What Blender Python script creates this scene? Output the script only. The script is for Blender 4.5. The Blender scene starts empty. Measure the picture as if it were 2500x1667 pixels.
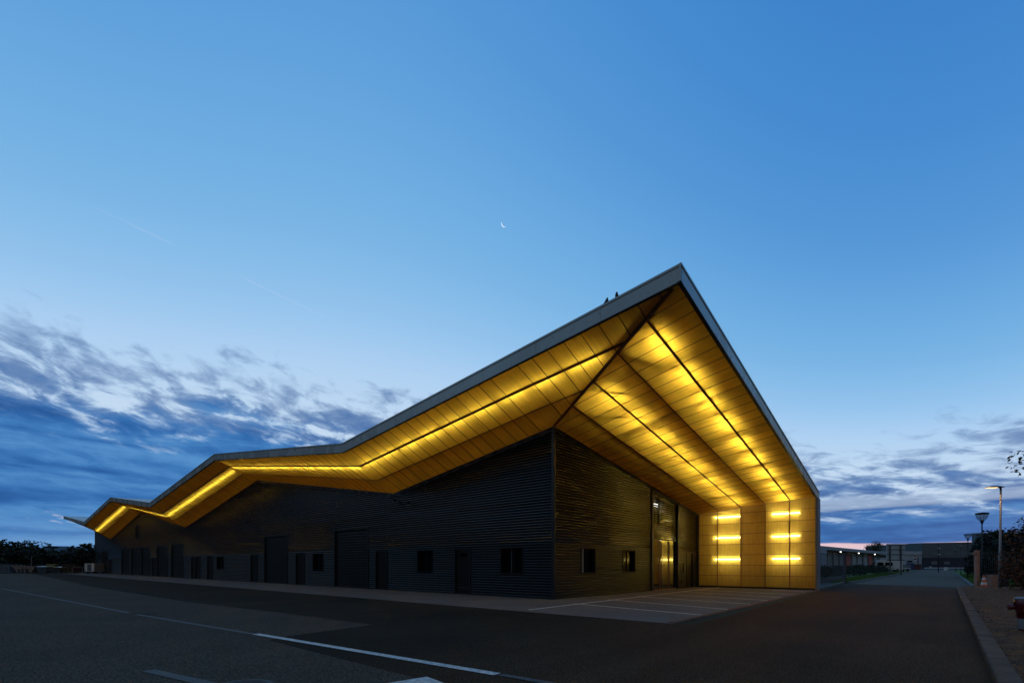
import bpy, bmesh, math, random
from mathutils import Vector, Matrix, noise
random.seed(7)
C = bpy.context.scene.collection
sc = bpy.context.scene
R = math.radians

def s2l(r, g, b):
    f = lambda c: (c/255/12.92) if c/255 <= .04045 else ((c/255+.055)/1.055)**2.4
    return (f(r), f(g), f(b), 1)

# ------------------------------------------------------------------ camera
cd = bpy.data.cameras.new('camera'); cam = bpy.data.objects.new('camera', cd); C.objects.link(cam)
cam.location = (0, 0, 1.5); cam.rotation_euler = (R(90), 0, 0)
cd.sensor_width = 36; cd.lens = 17.28; cd.shift_y = .2178; cd.clip_start = .05; cd.clip_end = 6000
sc.camera = cam
sc.view_settings.view_transform = 'Standard'; sc.view_settings.look = 'None'
sc.view_settings.exposure = 0; sc.view_settings.gamma = 1
sc.cycles.max_bounces = 7; sc.cycles.diffuse_bounces = 4; sc.cycles.glossy_bounces = 4
sc.cycles.transmission_bounces = 6; sc.cycles.transparent_max_bounces = 12
sc.cycles.sample_clamp_indirect = 6; sc.cycles.caustics_reflective = False; sc.cycles.caustics_refractive = False

# ------------------------------------------------------------------ world: dusk sky with clouds
world = bpy.data.worlds.new('World'); sc.world = world; world.use_nodes = True
nt = world.node_tree; nt.nodes.clear()
class NX:
    """small helper that turns arithmetic into shader nodes"""
    def __init__(s, t): s.t = t
    def put(s, sock, v):
        if isinstance(v, bpy.types.NodeSocket): s.t.links.new(v, sock)
        elif v is not None:
            if hasattr(sock, 'default_value'):
                try: sock.default_value = v
                except Exception: sock.default_value = (v, v, v)
    def m(s, op, a, b=None, c=None, clamp=False):
        n = s.t.nodes.new('ShaderNodeMath'); n.operation = op; n.use_clamp = clamp
        for i, v in enumerate((a, b, c)):
            if v is not None: s.put(n.inputs[i], v)
        return n.outputs[0]
    def mr(s, v, a, b, c, d, smooth=True):
        n = s.t.nodes.new('ShaderNodeMapRange'); n.interpolation_type = 'SMOOTHSTEP' if smooth else 'LINEAR'; n.clamp = True
        for i, x in enumerate((v, a, b, c, d)): s.put(n.inputs[i], x)
        return n.outputs[0]
    def mix(s, f, a, b, mode='MIX'):
        n = s.t.nodes.new('ShaderNodeMix'); n.data_type = 'RGBA'; n.blend_type = mode
        s.put(n.inputs[0], f); s.put(n.inputs[6], a); s.put(n.inputs[7], b)
        return n.outputs[2]
    def noise(s, vec, scale, detail=4, rough=.55, dist=0, dim='3D'):
        n = s.t.nodes.new('ShaderNodeTexNoise'); n.noise_dimensions = dim
        s.put(n.inputs['Vector'], vec); n.inputs['Scale'].default_value = scale
        n.inputs['Detail'].default_value = detail; n.inputs['Roughness'].default_value = rough
        n.inputs['Distortion'].default_value = dist
        return n.outputs[0]
    def xyz(s, x, y, z):
        n = s.t.nodes.new('ShaderNodeCombineXYZ')
        for i, v in enumerate((x, y, z)): s.put(n.inputs[i], v)
        return n.outputs[0]
    def ramp(s, f, stops, interp='LINEAR'):
        n = s.t.nodes.new('ShaderNodeValToRGB'); e = n.color_ramp.elements; n.color_ramp.interpolation = interp
        while len(e) > 1: e.remove(e[-1])
        e[0].position, e[0].color = stops[0]
        for p, c in stops[1:]:
            k = e.new(p); k.color = c
        s.put(n.inputs[0], f); return n.outputs[0]
X = NX(nt)
tc = nt.nodes.new('ShaderNodeTexCoord'); sp = nt.nodes.new('ShaderNodeSeparateXYZ')
nt.links.new(tc.outputs['Generated'], sp.inputs[0])
dx, dy, dz = sp.outputs
az = X.m('MULTIPLY', X.m('ARCTAN2', dx, dy), 57.2958)            # degrees, 0 = ahead, + = right
el = X.m('MULTIPLY', X.m('ARCSINE', dz), 57.2958)
fac = X.ramp(X.mr(az, -180, 180, 0, 1, False), [(0, (1.6/3,)*3+(1,)), (.34, (1.22/3,)*3+(1,)), (.375, (1.2/3,)*3+(1,)), (.44, (1.02/3,)*3+(1,)), (.5, (1.14/3,)*3+(1,)), (.56, (1.5/3,)*3+(1,)), (.62, (2.2/3,)*3+(1,)), (.75, (1.9/3,)*3+(1,)), (1, (1.6/3,)*3+(1,))], 'B_SPLINE')
ele = X.m('MULTIPLY', el, X.m('MULTIPLY', fac, 3.0))
clear = X.ramp(X.m('DIVIDE', ele, 90, clamp=True), [
    (0, s2l(214, 214, 228)), (.07, s2l(212, 220, 236)), (.17, s2l(196, 218, 240)), (.25, s2l(174, 208, 242)), (.31, s2l(146, 194, 236)),
    (.39, s2l(120, 180, 228)), (.50, s2l(99, 163, 221)), (.60, s2l(84, 149, 213)), (.75, s2l(70, 139, 208)), (1, s2l(55, 123, 197))], 'B_SPLINE')
# cloud deck
T = X.m('MULTIPLY', X.ramp(X.mr(az, -90, 90, 0, 1, False), [(0, (.19,)*3+(1,)), (.22, (.178,)*3+(1,)), (.46, (.19,)*3+(1,)), (.62, (.118,)*3+(1,)), (.70, (.102,)*3+(1,)), (.78, (.11,)*3+(1,)), (1, (.12,)*3+(1,))], 'B_SPLINE'), 100)
cv = X.xyz(X.m('MULTIPLY', az, .045), X.m('MULTIPLY', el, .16), 0)
# layers sheared a little so that the bands rise to the left
el2 = X.m('MULTIPLY', X.m('LOGARITHM', X.m('ADD', X.m('DIVIDE', X.m('MAXIMUM', el, 0), 6), 1), 2.71828), 22)
shear = X.xyz(X.m('MULTIPLY', az, .055), X.m('ADD', X.m('MULTIPLY', el2, .125), X.m('MULTIPLY', az, .020)), 3.1)
n1 = X.noise(shear, 2.0, 7, .6, .3)
n2 = X.noise(shear, 5.6, 7, .58, .35)
lowv = X.xyz(X.m('MULTIPLY', az, .028), X.m('MULTIPLY', el, .36), 7.7)
n3 = X.noise(lowv, 1.6, 5, .5, .5)
depth = X.m('SUBTRACT', X.m('ADD', T, X.m('MULTIPLY', X.m('SUBTRACT', n1, .5), 11)), el)       # >0 inside cloud
puff = X.mr(X.m('ADD', depth, X.m('MULTIPLY', X.m('SUBTRACT', n2, .5), 15)), -1.8, 4.6, 0, 1)
dense = X.mr(X.m('ADD', depth, X.m('MULTIPLY', X.m('SUBTRACT', n2, .5), 7)), 2.6, 6.2, 0, 1)
puffcol = X.ramp(X.mr(n2, .34, .59, 0, 1), [(0, s2l(198, 220, 242)), (.3, s2l(168, 196, 228)), (.6, s2l(124, 156, 198)), (1, s2l(92, 126, 176))])
densecol = X.ramp(X.mr(X.m('ADD', X.m('MULTIPLY', n3, .65), X.m('MULTIPLY', n2, .35)), .32, .68, 0, 1), [(0, s2l(84, 142, 200)), (.35, s2l(62, 120, 184)), (.7, s2l(46, 102, 168)), (1, s2l(38, 88, 152))])
col = X.mix(X.m('MULTIPLY', puff, .9), clear, puffcol)
col = X.mix(dense, col, densecol)
# low bands: bright slots between layers
slotL = X.m('MULTIPLY', X.mr(X.m('ABSOLUTE', X.m('SUBTRACT', X.m('ADD', el, X.m('MULTIPLY', X.m('SUBTRACT', n3, .5), 3.0)), 3.5)), 0, .75, 1, 0), X.mr(az, -38, -44, 0, 1))
slotL = X.m('MULTIPLY', slotL, X.mr(n2, .50, .60, 0, 1))
col = X.mix(X.m('MULTIPLY', slotL, .85), col, s2l(228, 228, 236))
lowL = X.m('MULTIPLY', X.mr(el, 4.5, 1.0, 0, 1), X.mr(az, 0, -30, 0, 1))
col = X.mix(X.m('MULTIPLY', lowL, .75), col, X.ramp(X.mr(n3, .38, .62, 0, 1), [(0, s2l(128, 176, 222)), (1, s2l(66, 122, 186))]))
slotR = X.m('MULTIPLY', X.mr(X.m('ABSOLUTE', X.m('SUBTRACT', X.m('ADD', el, X.m('MULTIPLY', X.m('SUBTRACT', n3, .5), 4.0)), 6.3)), .1, 1.0, 1, 0), X.mr(az, 18, 27, 0, 1))
slotR = X.m('MULTIPLY', slotR, X.mr(n3, .44, .56, 0, 1))
col = X.mix(X.m('MULTIPLY', slotR, .5), col, s2l(190, 210, 232))
pink = X.m('MULTIPLY', X.mr(X.m('ADD', el, X.m('MULTIPLY', X.m('SUBTRACT', n3, .5), 2.2)), 2.05, 2.3, 1, 0), X.mr(az, 14, 22, 0, 1))
col = X.mix(pink, col, X.ramp(X.m('DIVIDE', el, 3, clamp=True), [(0, s2l(206, 214, 232)), (.42, s2l(196, 206, 232)), (.55, s2l(226, 196, 206)), (1, s2l(226, 190, 202))]))
# old contrail: a great circle through two directions
d1 = Vector((-1.042, 1, .819)).normalized(); d2 = Vector((-.158, 1, .398)).normalized(); gn = d1.cross(d2).normalized()
dotn = X.m('ADD', X.m('ADD', X.m('MULTIPLY', dx, gn.x), X.m('MULTIPLY', dy, gn.y)), X.m('MULTIPLY', dz, gn.z))
wob = X.m('MULTIPLY', X.m('SUBTRACT', n2, .5), .004)
tr = X.mr(X.m('ABSOLUTE', X.m('ADD', dotn, wob)), 0, .0022, 1, 0)
brk = X.mr(X.noise(tc.outputs['Generated'], 9, 3, .6), .46, .62, 0, 1)
tr = X.m('MULTIPLY', X.m('MULTIPLY', tr, brk), X.m('MULTIPLY', X.mr(az, -50, -40, 0, 1), X.mr(az, -6, -12, 0, 1)))
col = X.mix(X.m('MULTIPLY', tr, .10), col, s2l(225, 225, 240))
# beyond both sides of the view and behind it: unseen tones added to darken rib reflections low down, neutralise ground light higher
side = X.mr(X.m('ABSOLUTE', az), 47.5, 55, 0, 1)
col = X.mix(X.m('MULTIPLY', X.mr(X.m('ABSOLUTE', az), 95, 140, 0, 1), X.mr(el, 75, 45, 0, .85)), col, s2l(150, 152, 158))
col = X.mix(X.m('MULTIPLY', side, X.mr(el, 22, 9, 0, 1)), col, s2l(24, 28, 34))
# below the horizon: dark land
col = X.mix(X.mr(el, -.6, -.2, 1, 0), col, s2l(30, 36, 36))
# faint physical twilight sky adds its own part
sky = nt.nodes.new('ShaderNodeTexSky'); sky.sky_type = 'NISHITA'; sky.sun_disc = False
sky.sun_elevation = R(1.0); sky.sun_rotation = R(60); sky.altitude = 200
bg = nt.nodes.new('ShaderNodeBackground'); bg2 = nt.nodes.new('ShaderNodeBackground'); add = nt.nodes.new('ShaderNodeAddShader')
out = nt.nodes.new('ShaderNodeOutputWorld')
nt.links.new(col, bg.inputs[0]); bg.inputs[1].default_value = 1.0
nt.links.new(sky.outputs[0], bg2.inputs[0]); bg2.inputs[1].default_value = .004
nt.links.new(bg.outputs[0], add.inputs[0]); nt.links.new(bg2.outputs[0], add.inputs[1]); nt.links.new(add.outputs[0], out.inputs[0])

# ------------------------------------------------------------------ materials
def mat(name, col, rough=.6, metal=0, spec=.5, noise_scale=0, amount=.25, bump=0, bump_scale=40, emit=None, estr=0, coat=0, col2=None, coords='Object', stretch=None, fine=0):
    m = bpy.data.materials.new(name); m.use_nodes = True; t = m.node_tree; b = t.nodes['Principled BSDF']; N = NX(t)
    b.inputs['Base Color'].default_value = tuple(col)+(1,); b.inputs['Roughness'].default_value = rough
    b.inputs['Metallic'].default_value = metal; b.inputs['Specular IOR Level'].default_value = spec
    if coat: b.inputs['Coat Weight'].default_value = coat; b.inputs['Coat Roughness'].default_value = .1
    tcn = t.nodes.new('ShaderNodeTexCoord'); v = tcn.outputs[coords]
    if stretch:
        mp = t.nodes.new('ShaderNodeMapping'); mp.inputs['Scale'].default_value = stretch; t.links.new(v, mp.inputs[0]); v = mp.outputs[0]
    if noise_scale:
        n = N.noise(v, noise_scale, 6, .6)
        a = tuple(c*(1-amount) for c in col)+(1,); c2 = tuple(col2)+(1,) if col2 else tuple(min(1, c*(1+amount)) for c in col)+(1,)
        cc = N.mix(N.mr(n, .33, .67, 0, 1), a, c2)
        if fine:
            f = N.noise(v, fine, 2, .5); cc = N.mix(N.mr(f, .3, .72, 0, 1), N.mix(1, cc, (.45, .45, .45, 1), 'MULTIPLY'), N.mix(1, cc, (1.8, 1.8, 1.8, 1), 'MULTIPLY'))
        t.links.new(cc, b.inputs['Base Color'])
        t.links.new(N.mr(n, .3, .7, max(.05, rough-.1), min(1, rough+.12)), b.inputs['Roughness'])
    if bump:
        bp = t.nodes.new('ShaderNodeBump'); bp.inputs['Strength'].default_value = bump; bp.inputs['Distance'].default_value = .02
        t.links.new(N.noise(v, bump_scale, 4, .6), bp.inputs['Height']); t.links.new(bp.outputs[0], b.inputs['Normal'])
    if emit:
        b.inputs['Emission Color'].default_value = tuple(emit)+(1,); b.inputs['Emission Strength'].default_value = estr
    return m

def sheet_mat(name, trans, refl, clear_col, clear, rough=.35, axis=1, panel=.7):
    """cellular polycarbonate: lets light through diffusely, shows fine flutes"""
    m = bpy.data.materials.new(name); m.use_nodes = True; t = m.node_tree; t.nodes.clear(); N = NX(t)
    tcn = t.nodes.new('ShaderNodeTexCoord'); o = t.nodes.new('ShaderNodeOutputMaterial')
    big = N.noise(tcn.outputs['Object'], .9, 4, .6); dirt = N.noise(tcn.outputs['Object'], 5.0, 5, .65)
    k = N.m('MULTIPLY', N.mr(big, .3, .7, .84, 1.0), N.mr(dirt, .25, .75, .9, 1.0))
    sx = t.nodes.new('ShaderNodeSeparateXYZ'); t.links.new(tcn.outputs['Object'], sx.inputs[0]); a = sx.outputs[axis]
    wn = t.nodes.new('ShaderNodeTexWhiteNoise'); wn.noise_dimensions = '1D'; t.links.new(N.m('FLOOR', N.m('DIVIDE', a, panel)), wn.inputs['W'])
    flute = N.m('SINE', N.m('MULTIPLY', a, 125.0))                        # cell walls of the sheet, 5 cm apart
    streak = N.noise(N.xyz(N.m('MULTIPLY', sx.outputs[0], 7.0 if axis == 0 else .6), N.m('MULTIPLY', sx.outputs[1], .6 if axis == 0 else 7.0), N.m('MULTIPLY', sx.outputs[2], .5)), 1.6, 4, .6)
    k = N.m('MULTIPLY', N.m('MULTIPLY', k, N.mr(wn.outputs[0], 0, 1, .86, 1.04, False)), N.m('MULTIPLY', N.mr(flute, -1, 1, .90, 1.04, False), N.mr(streak, .3, .7, .84, 1.06)))
    tr = t.nodes.new('ShaderNodeBsdfTranslucent'); t.links.new(N.mix(1, tuple(trans)+(1,), N.xyz(k, k, k), 'MULTIPLY'), tr.inputs[0])
    df = t.nodes.new('ShaderNodeBsdfDiffuse'); df.inputs[0].default_value = tuple(refl)+(1,)
    gl = t.nodes.new('ShaderNodeBsdfGlossy'); gl.inputs[0].default_value = (.9, .75, .5, 1); gl.inputs[1].default_value = rough
    tp = t.nodes.new('ShaderNodeBsdfTransparent'); tp.inputs[0].default_value = tuple(clear_col)+(1,)
    ad = t.nodes.new('ShaderNodeAddShader'); t.links.new(tr.outputs[0], ad.inputs[0]); t.links.new(df.outputs[0], ad.inputs[1])
    m1 = t.nodes.new('ShaderNodeMixShader'); m1.inputs[0].default_value = .05; t.links.new(ad.outputs[0], m1.inputs[1]); t.links.new(gl.outputs[0], m1.inputs[2])
    m2 = t.nodes.new('ShaderNodeMixShader'); m2.inputs[0].default_value = clear; t.links.new(m1.outputs[0], m2.inputs[1]); t.links.new(tp.outputs[0], m2.inputs[2])
    t.links.new(m2.outputs[0], o.inputs[0]); return m

M = {}
M['soffit'] = sheet_mat('amber_soffit_sheet', (.84, .55, .052), (.17, .085, .028), (1, .7, .2), .0)
M['soffit_side'] = sheet_mat('amber_soffit_sheet_side', (.84, .55, .052), (.17, .085, .028), (1, .7, .2), .0, axis=0, panel=.677)
M['amber'] = sheet_mat('amber_wall_sheet', (.84, .58, .07), (.16, .10, .03), (1, .86, .46), .20, .3, 1, 1.42)
M['joint'] = mat('joint_profile', (.16, .06, .022), .6)
M['beam'] = mat('beam_brown', (.24, .10, .04), .6)
M['rib'] = mat('black_ribbed_cladding', (.004, .004, .004), .20, 0, .7)
M['riblow'] = mat('black_ribbed_cladding_low', (.004, .004, .004), .34, 0, .4)
M['black'] = mat('black_trim', (.006, .006, .007), .45)
M['flash'] = mat('dark_flashing', (.008, .009, .010), .35, 0, .6)
M['fascia'] = mat('grey_fascia', (.31, .32, .28), .27, 0, .8, .6, .03)
M['fasciaend'] = mat('grey_end_panel', (.20, .21, .215), .45, 0, .5, .8, .08)
M['rooft'] = mat('light_roof_membrane', (.50, .50, .46), .6, 0, .4, .5, .12)
M['under'] = mat('roof_underside', (.32, .18, .06), .8)
M['backing'] = mat('wall_backing', (.30, .20, .10), .8)
M['glass'] = mat('dark_glass', (.003, .003, .004), .08, 0, .08)
M['entry'] = mat('mirror_glass', (.02, .018, .012), .05, 0, 1.0)
M['entry'].node_tree.nodes['Principled BSDF'].inputs['IOR'].default_value = 2.3
M['frame'] = mat('dark_frame', (.006, .006, .007), .5, 0, .2)
M['framel'] = mat('aluminium_edge', (.07, .075, .08), .5)
M['steel'] = mat('brushed_steel', (.55, .55, .55), .25, .9)
M['tube'] = mat('light_tube', (.9, .9, .9), .5, emit=(1, .98, .72), estr=30)
M['tuber'] = mat('light_tube_side', (.9, .9, .9), .5, emit=(1, .98, .72), estr=54)
M['tubef'] = mat('light_tube_far', (.9, .9, .9), .5, emit=(1, .98, .72), estr=17)
M['tubew'] = mat('light_tube_wall', (.9, .9, .9), .5, emit=(1, .98, .80), estr=36)
M['strip'] = mat('interior_strip', (.9, .9, .9), .5, emit=(1, .95, .85), estr=3)
M['curtain'] = mat('lit_room_edge', (.6, .5, .3), .7, emit=(1, .78, .4), estr=.16)
M['asph_new'] = mat('dark_asphalt', (.032, .023, .0145), .95, 0, .04, .22, .22, .5, 120, fine=42)
M['asph_old'] = mat('blue_grey_asphalt', (.078, .055, .037), .95, 0, .04, .3, .16, .5, 110, fine=38)
M['asph_red'] = mat('reddish_asphalt', (.060, .030, .014), .95, 0, .04, .18, .25, .5, 120, fine=42, col2=(.085, .036, .017))
M['road'] = mat('grey_road', (.085, .066, .046), .9, 0, .1, .35, .14, .3, 90, fine=50)
M['apron'] = mat('light_asphalt_apron', (.135, .122, .105), .95, 0, .05, .5, .12, .7, 150, fine=90)
M['kerb'] = mat('concrete_kerb', (.15, .085, .055), .9, 0, .05, 3, .25, .5, 60)
M['kerbg'] = mat('grey_concrete_kerb', (.12, .11, .10), .9, 0, .15, 3, .25, .5, 60)
M['paint'] = mat('white_road_paint', (.56, .50, .42), .7, 0, .3, 14, .3, .3, 120)
M['paintold'] = mat('worn_road_paint', (.095, .085, .072), .75, 0, .3, 9, .35, .3, 120)
M['paintthin'] = mat('bay_paint', (.75, .70, .62), .7, 0, .3, 9, .35)
M['patch'] = mat('bitumen_patch', (.012, .013, .014), .9, 0, 0)
M['iron'] = mat('cast_iron', (.05, .05, .05), .5, .5, .5, 30, .4, .6, 200)
M['soil'] = mat('field_soil', (.02, .024, .016), .95, 0, .2, .15, .4, .6, 6)
M['mulch'] = mat('brown_mulch', (.13, .047, .013), .95, 0, .2, 3.2, .5, 1, 60, fine=28)
M['grass'] = mat('grass_blades', (.06, .105, .010), .8, 0, .2, 2, .35)
M['grassbase'] = mat('grass_sward', (.05, .085, .010), .95, 0, .2, 2.5, .45, .8, 40, fine=30)
M['hill'] = mat('far_hill', (.05, .07, .08), 1, 0, .1, .02, .3)
def leaf(name, a, b, sc_=1.5): return mat(name, a, .75, 0, .25, sc_, .45, col2=b)
M['leafdark'] = leaf('dark_leaves', (.016, .022, .012), (.034, .040, .018), .35)
M['leafred'] = leaf('red_brown_leaves', (.07, .028, .010), (.24, .075, .025), 1.2)
M['leafgreen'] = leaf('green_leaves', (.03, .05, .02), (.06, .08, .03), .9)
M['leafolive'] = leaf('olive_leaves', (.05, .05, .02), (.09, .08, .035), .5)
M['bark'] = mat('bark', (.05, .04, .03), .9, 0, .2, 6, .4)
M['galv'] = mat('galvanised_pole', (.16, .165, .17), .55, .1, .4, 4, .12)
M['lampblk'] = mat('black_lamp_metal', (.012, .014, .013), .5, 0, .2)
M['lamphead'] = mat('grey_lamp_metal', (.05, .05, .05), .5, 0, .3)
M['lampglass'] = mat('lamp_bowl_glass', (.45, .5, .47), .15, 0, .5); M['lampglass'].node_tree.nodes['Principled BSDF'].inputs['Alpha'].default_value = .45
M['sodium'] = mat('lamp_lens', (.9, .8, .6), .4, emit=(1, .66, .32), estr=1.7)
M['white'] = mat('white_paint', (.46, .46, .44), .5)
M['red'] = mat('hydrant_red', (.09, .008, .009), .35, 0, .5, 6, .2)
M['reddoor'] = mat('red_door', (.36, .11, .09), .6, 0, .3, 3, .1)
M['greydoor'] = mat('grey_door', (.28, .31, .32), .6, 0, .3, 3, .1)
M['clad'] = mat('grey_cladding', (.30, .35, .37), .6, 0, .3, .3, .08)
M['clad2'] = mat('pale_cladding', (.36, .39, .40), .6, 0, .3, .3, .08)
M['cladd'] = mat('slate_cladding', (.10, .115, .115), .6, 0, .3, .3, .1)
M['navy'] = mat('navy_plinth', (.013, .018, .034), .6)
M['blind'] = mat('grey_blind', (.11, .125, .13), .7)
M['blind2'] = mat('dull_white_enamel', (.17, .17, .165), .5)
M['boardb'] = mat('sign_back_metal', (.33, .39, .42), .5, .2)
M['pinkpost'] = mat('salmon_post', (.38, .18, .12), .7, 0, .3, 4, .15)
M['cab'] = mat('salmon_cabinet', (.32, .17, .12), .8, 0, .3, 4, .15)
M['orange'] = mat('cone_orange', (.6, .08, .02), .6)
M['conew'] = mat('cone_white', (.6, .55, .5), .6)
M['fence'] = mat('dark_fence', (.03, .035, .036), .5)
M['fencep'] = mat('fence_post', (.06, .05, .052), .6)
M['rust'] = mat('faded_skip_paint', (.20, .15, .13), .8, 0, .3, 2, .35)
M['teal'] = mat('dark_teal_bin', (.035, .05, .058), .7, 0, .3, 2, .2)
M['cont'] = mat('grey_container', (.075, .095, .10), .7, 0, .3, 2, .25)
M['yellow'] = mat('yellow_slat', (.42, .40, .12), .6)
M['wood'] = mat('pallet_wood', (.11, .09, .06), .85, 0, .2, 5, .3)
M['dark'] = mat('near_black_plastic', (.012, .013, .014), .6)
M['blue'] = mat('blue_bin', (.02, .035, .12), .6)
M['maroon'] = mat('maroon_skip', (.06, .018, .018), .7)
M['beacon'] = mat('orange_beacon', (.30, .08, .02), .4)
M['whitelamp'] = mat('white_lamp', (.9, .9, .9), .4, emit=(1, .9, .75), estr=5)
M['moon'] = mat('moonlit', (.9, .9, .9), .9, emit=(1, .99, .97), estr=.95)
M['bird'] = mat('dark_feathers', (.018, .018, .022), .7)

# the dark asphalt turns reddish toward the road side of the yard, with broad worn wheel bands
t = M['asph_new'].node_tree; N = NX(t); b = t.nodes['Principled BSDF']; lk = b.inputs['Base Color'].links[0].from_socket
tcn = t.nodes.new('ShaderNodeTexCoord'); sp_ = t.nodes.new('ShaderNodeSeparateXYZ'); t.links.new(tcn.outputs['Object'], sp_.inputs[0])
wv = N.m('ADD', sp_.outputs[1], N.m('MULTIPLY', N.m('SUBTRACT', N.noise(tcn.outputs['Object'], .22, 3, .5), .5), 7))
redf = N.mr(wv, -4.5, -11.0, 0, 1)
band = N.noise(N.xyz(N.m('MULTIPLY', sp_.outputs[0], .05), sp_.outputs[1], 0), .9, 3, .6)
c_ = N.mix(redf, lk, N.mix(1, lk, (2.2, 1.45, 1.15, 1), 'MULTIPLY'))
c_ = N.mix(N.mr(band, .35, .68, 0, .35), c_, N.mix(1, c_, (1.5, 1.45, 1.4, 1), 'MULTIPLY'))
t.links.new(c_, b.inputs['Base Color'])

# ------------------------------------------------------------------ mesh helpers
class MB:
    def __init__(s): s.v = []; s.f = []; s.mi = []; s.cur = 0
    def add(s, vs, fs):
        o = len(s.v); s.v += [tuple(p) for p in vs]; s.f += [tuple(i+o for i in f) for f in fs]; s.mi += [s.cur]*len(fs); return s
    def quad(s, a, b, c, d): return s.add([a, b, c, d], [(0, 1, 2, 3)])
    def hexa(s, p):   # 8 corners: bottom 4 then top 4
        return s.add(p, [(3, 2, 1, 0), (4, 5, 6, 7), (0, 1, 5, 4), (1, 2, 6, 5), (2, 3, 7, 6), (3, 0, 4, 7)])
    def box(s, x0, x1, y0, y1, z0, z1):
        return s.hexa([(x0, y0, z0), (x1, y0, z0), (x1, y1, z0), (x0, y1, z0), (x0, y0, z1), (x1, y0, z1), (x1, y1, z1), (x0, y1, z1)])
    def bar(s, a, b, w, h=None):     # square bar between two points
        a = Vector(a); b = Vector(b); h = h or w; d = (b-a).normalized()
        up = Vector((0, 0, 1)) if abs(d.z) < .9 else Vector((1, 0, 0))
        x = d.cross(up).normalized()*w/2; y = x.normalized().cross(d).normalized()*h/2
        return s.hexa([a-x-y, a+x-y, a+x+y, a-x+y, b-x-y, b+x-y, b+x+y, b-x+y])
    def tube(s, pts, rad, n=10, cap=True):
        pts = [Vector(p) for p in pts]; rad = rad if isinstance(rad, (list, tuple)) else [rad]*len(pts); o = []
        ref = None
        for i, p in enumerate(pts):
            d = (pts[min(i+1, len(pts)-1)]-pts[max(i-1, 0)]).normalized()
            if ref is None: ref = Vector((0, 0, 1)) if abs(d.z) < .9 else Vector((1, 0, 0))
            x = d.cross(ref).normalized(); y = x.cross(d).normalized()
            o.append([p+(x*math.cos(6.28318*k/n)+y*math.sin(6.28318*k/n))*rad[i] for k in range(n)])
        vs = [q for r_ in o for q in r_]; fs = []
        for i in range(len(pts)-1):
            for k in range(n):
                fs.append((i*n+k, i*n+(k+1) % n, (i+1)*n+(k+1) % n, (i+1)*n+k))
        if cap: fs.append(tuple(range(n))[::-1]); fs.append(tuple((len(pts)-1)*n+k for k in range(n)))
        return s.add(vs, fs)
    def lathe(s, prof, n=20, c=(0, 0, 0)):
        vs = []; fs = []
        for r_, z in prof:
            for k in range(n): vs.append((c[0]+r_*math.cos(6.28318*k/n), c[1]+r_*math.sin(6.28318*k/n), c[2]+z))
        for i in range(len(prof)-1):
            for k in range(n): fs.append((i*n+k, i*n+(k+1) % n, (i+1)*n+(k+1) % n, (i+1)*n+k))
        return s.add(vs, fs)
    def build(s, name, mats, parent=None, smooth=False, loc=None, bevel=0):
        me = bpy.data.meshes.new(name); me.from_pydata(s.v, [], s.f)
        mats = mats if isinstance(mats, (list, tuple)) else [mats]
        for m_ in mats: me.materials.append(m_)
        if len(mats) > 1: me.polygons.foreach_set('material_index', s.mi)
        if smooth: me.polygons.foreach_set('use_smooth', [True]*len(me.polygons))
        me.update(); o = bpy.data.objects.new(name, me); C.objects.link(o)
        if parent: o.parent = parent
        if loc: o.location = loc
        if bevel:
            b = o.modifiers.new('bevel', 'BEVEL'); b.width = bevel; b.segments = 2; b.limit_method = 'ANGLE'
        return o

def tag(o, label, cat, group=None):
    o['label'] = label; o['category'] = cat
    if group: o['group'] = group
    return o
def thing(name, label, cat, loc=(0, 0, 0), rz=0, group=None):
    o = bpy.data.objects.new(name, None); C.objects.link(o); o.location = loc; o.rotation_euler = (0, 0, rz); o.empty_display_size = .2
    return tag(o, label, cat, group)
def struct(o, kind='structure'): o['kind'] = kind; return o
def copy_thing(o, loc, rz, label):
    c = o.copy(); C.objects.link(c); c.location = loc; c.rotation_euler = (0, 0, rz); c['label'] = label
    for ch in list(o.children):
        k = ch.copy(); C.objects.link(k); k.parent = c
        for g in list(ch.children):
            q = g.copy(); C.objects.link(q); q.parent = k
    return c

# site frame: x = along the entrance side (away), y = along the long facade (to the left), origin at the building's corner
A = (1.79, 21.1, 0); ANG = math.atan2(.7495, .662)
SITE = Matrix.Translation(A) @ Matrix.Rotation(ANG, 4, 'Z')
def W(u, s, z=0): return SITE @ Vector((u, s, z))
def place(o): o.matrix_world = SITE; return o

# ------------------------------------------------------------------ ground, roads, kerbs, markings
def poly(name, pts, z, m, kind='structure', site=True):
    g = MB(); g.add([(p[0], p[1], z) for p in pts], [tuple(range(len(pts)))]); o = g.build(name, m)
    if site: o.matrix_world = SITE
    if kind: o['kind'] = kind
    return o
poly('ground', [(-2500, -2500), (2500, -2500), (2500, 2500), (-2500, 2500)], 0, M['soil'], site=False)
# (u, s) coordinates; s = -v
poly('forecourt', [(-70, 190), (-70, -13.1), (24.4, -13.1), (29.9, -7.6), (24.0, -6.9), (16, -7.2), (-4.9, -7.9), (-5.2, 114), (30, 116), (30, 190)], .004, M['asph_new'])
poly('forecourt_left', [(-70, 189), (-70, -9), (-13.0, -9.0), (-12.9, -2.6), (-12.4, -2.3), (-10.1, -1.9), (-10.3, 3), (-10.8, 10), (-10.9, 30), (-9.8, 60), (-8.5, 110), (-8, 189)], .008, M['asph_old'])
poly('apron', [(-5.0, 108), (-5.0, -7.45), (16.9, -7.1), (17.1, 0), (17.1, 2), (0, 2), (0, 108)], .012, M['apron'])
poly('road', [(29.0, -7.6), (27.0, -13.9), (50.8, -13.82), (104, -13.6), (140, -13.4), (168, -13), (168, -6.8), (157, -6.8), (83, -7.4), (36, -7.1), (32, -6.8)], .008, M['road'])
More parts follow.
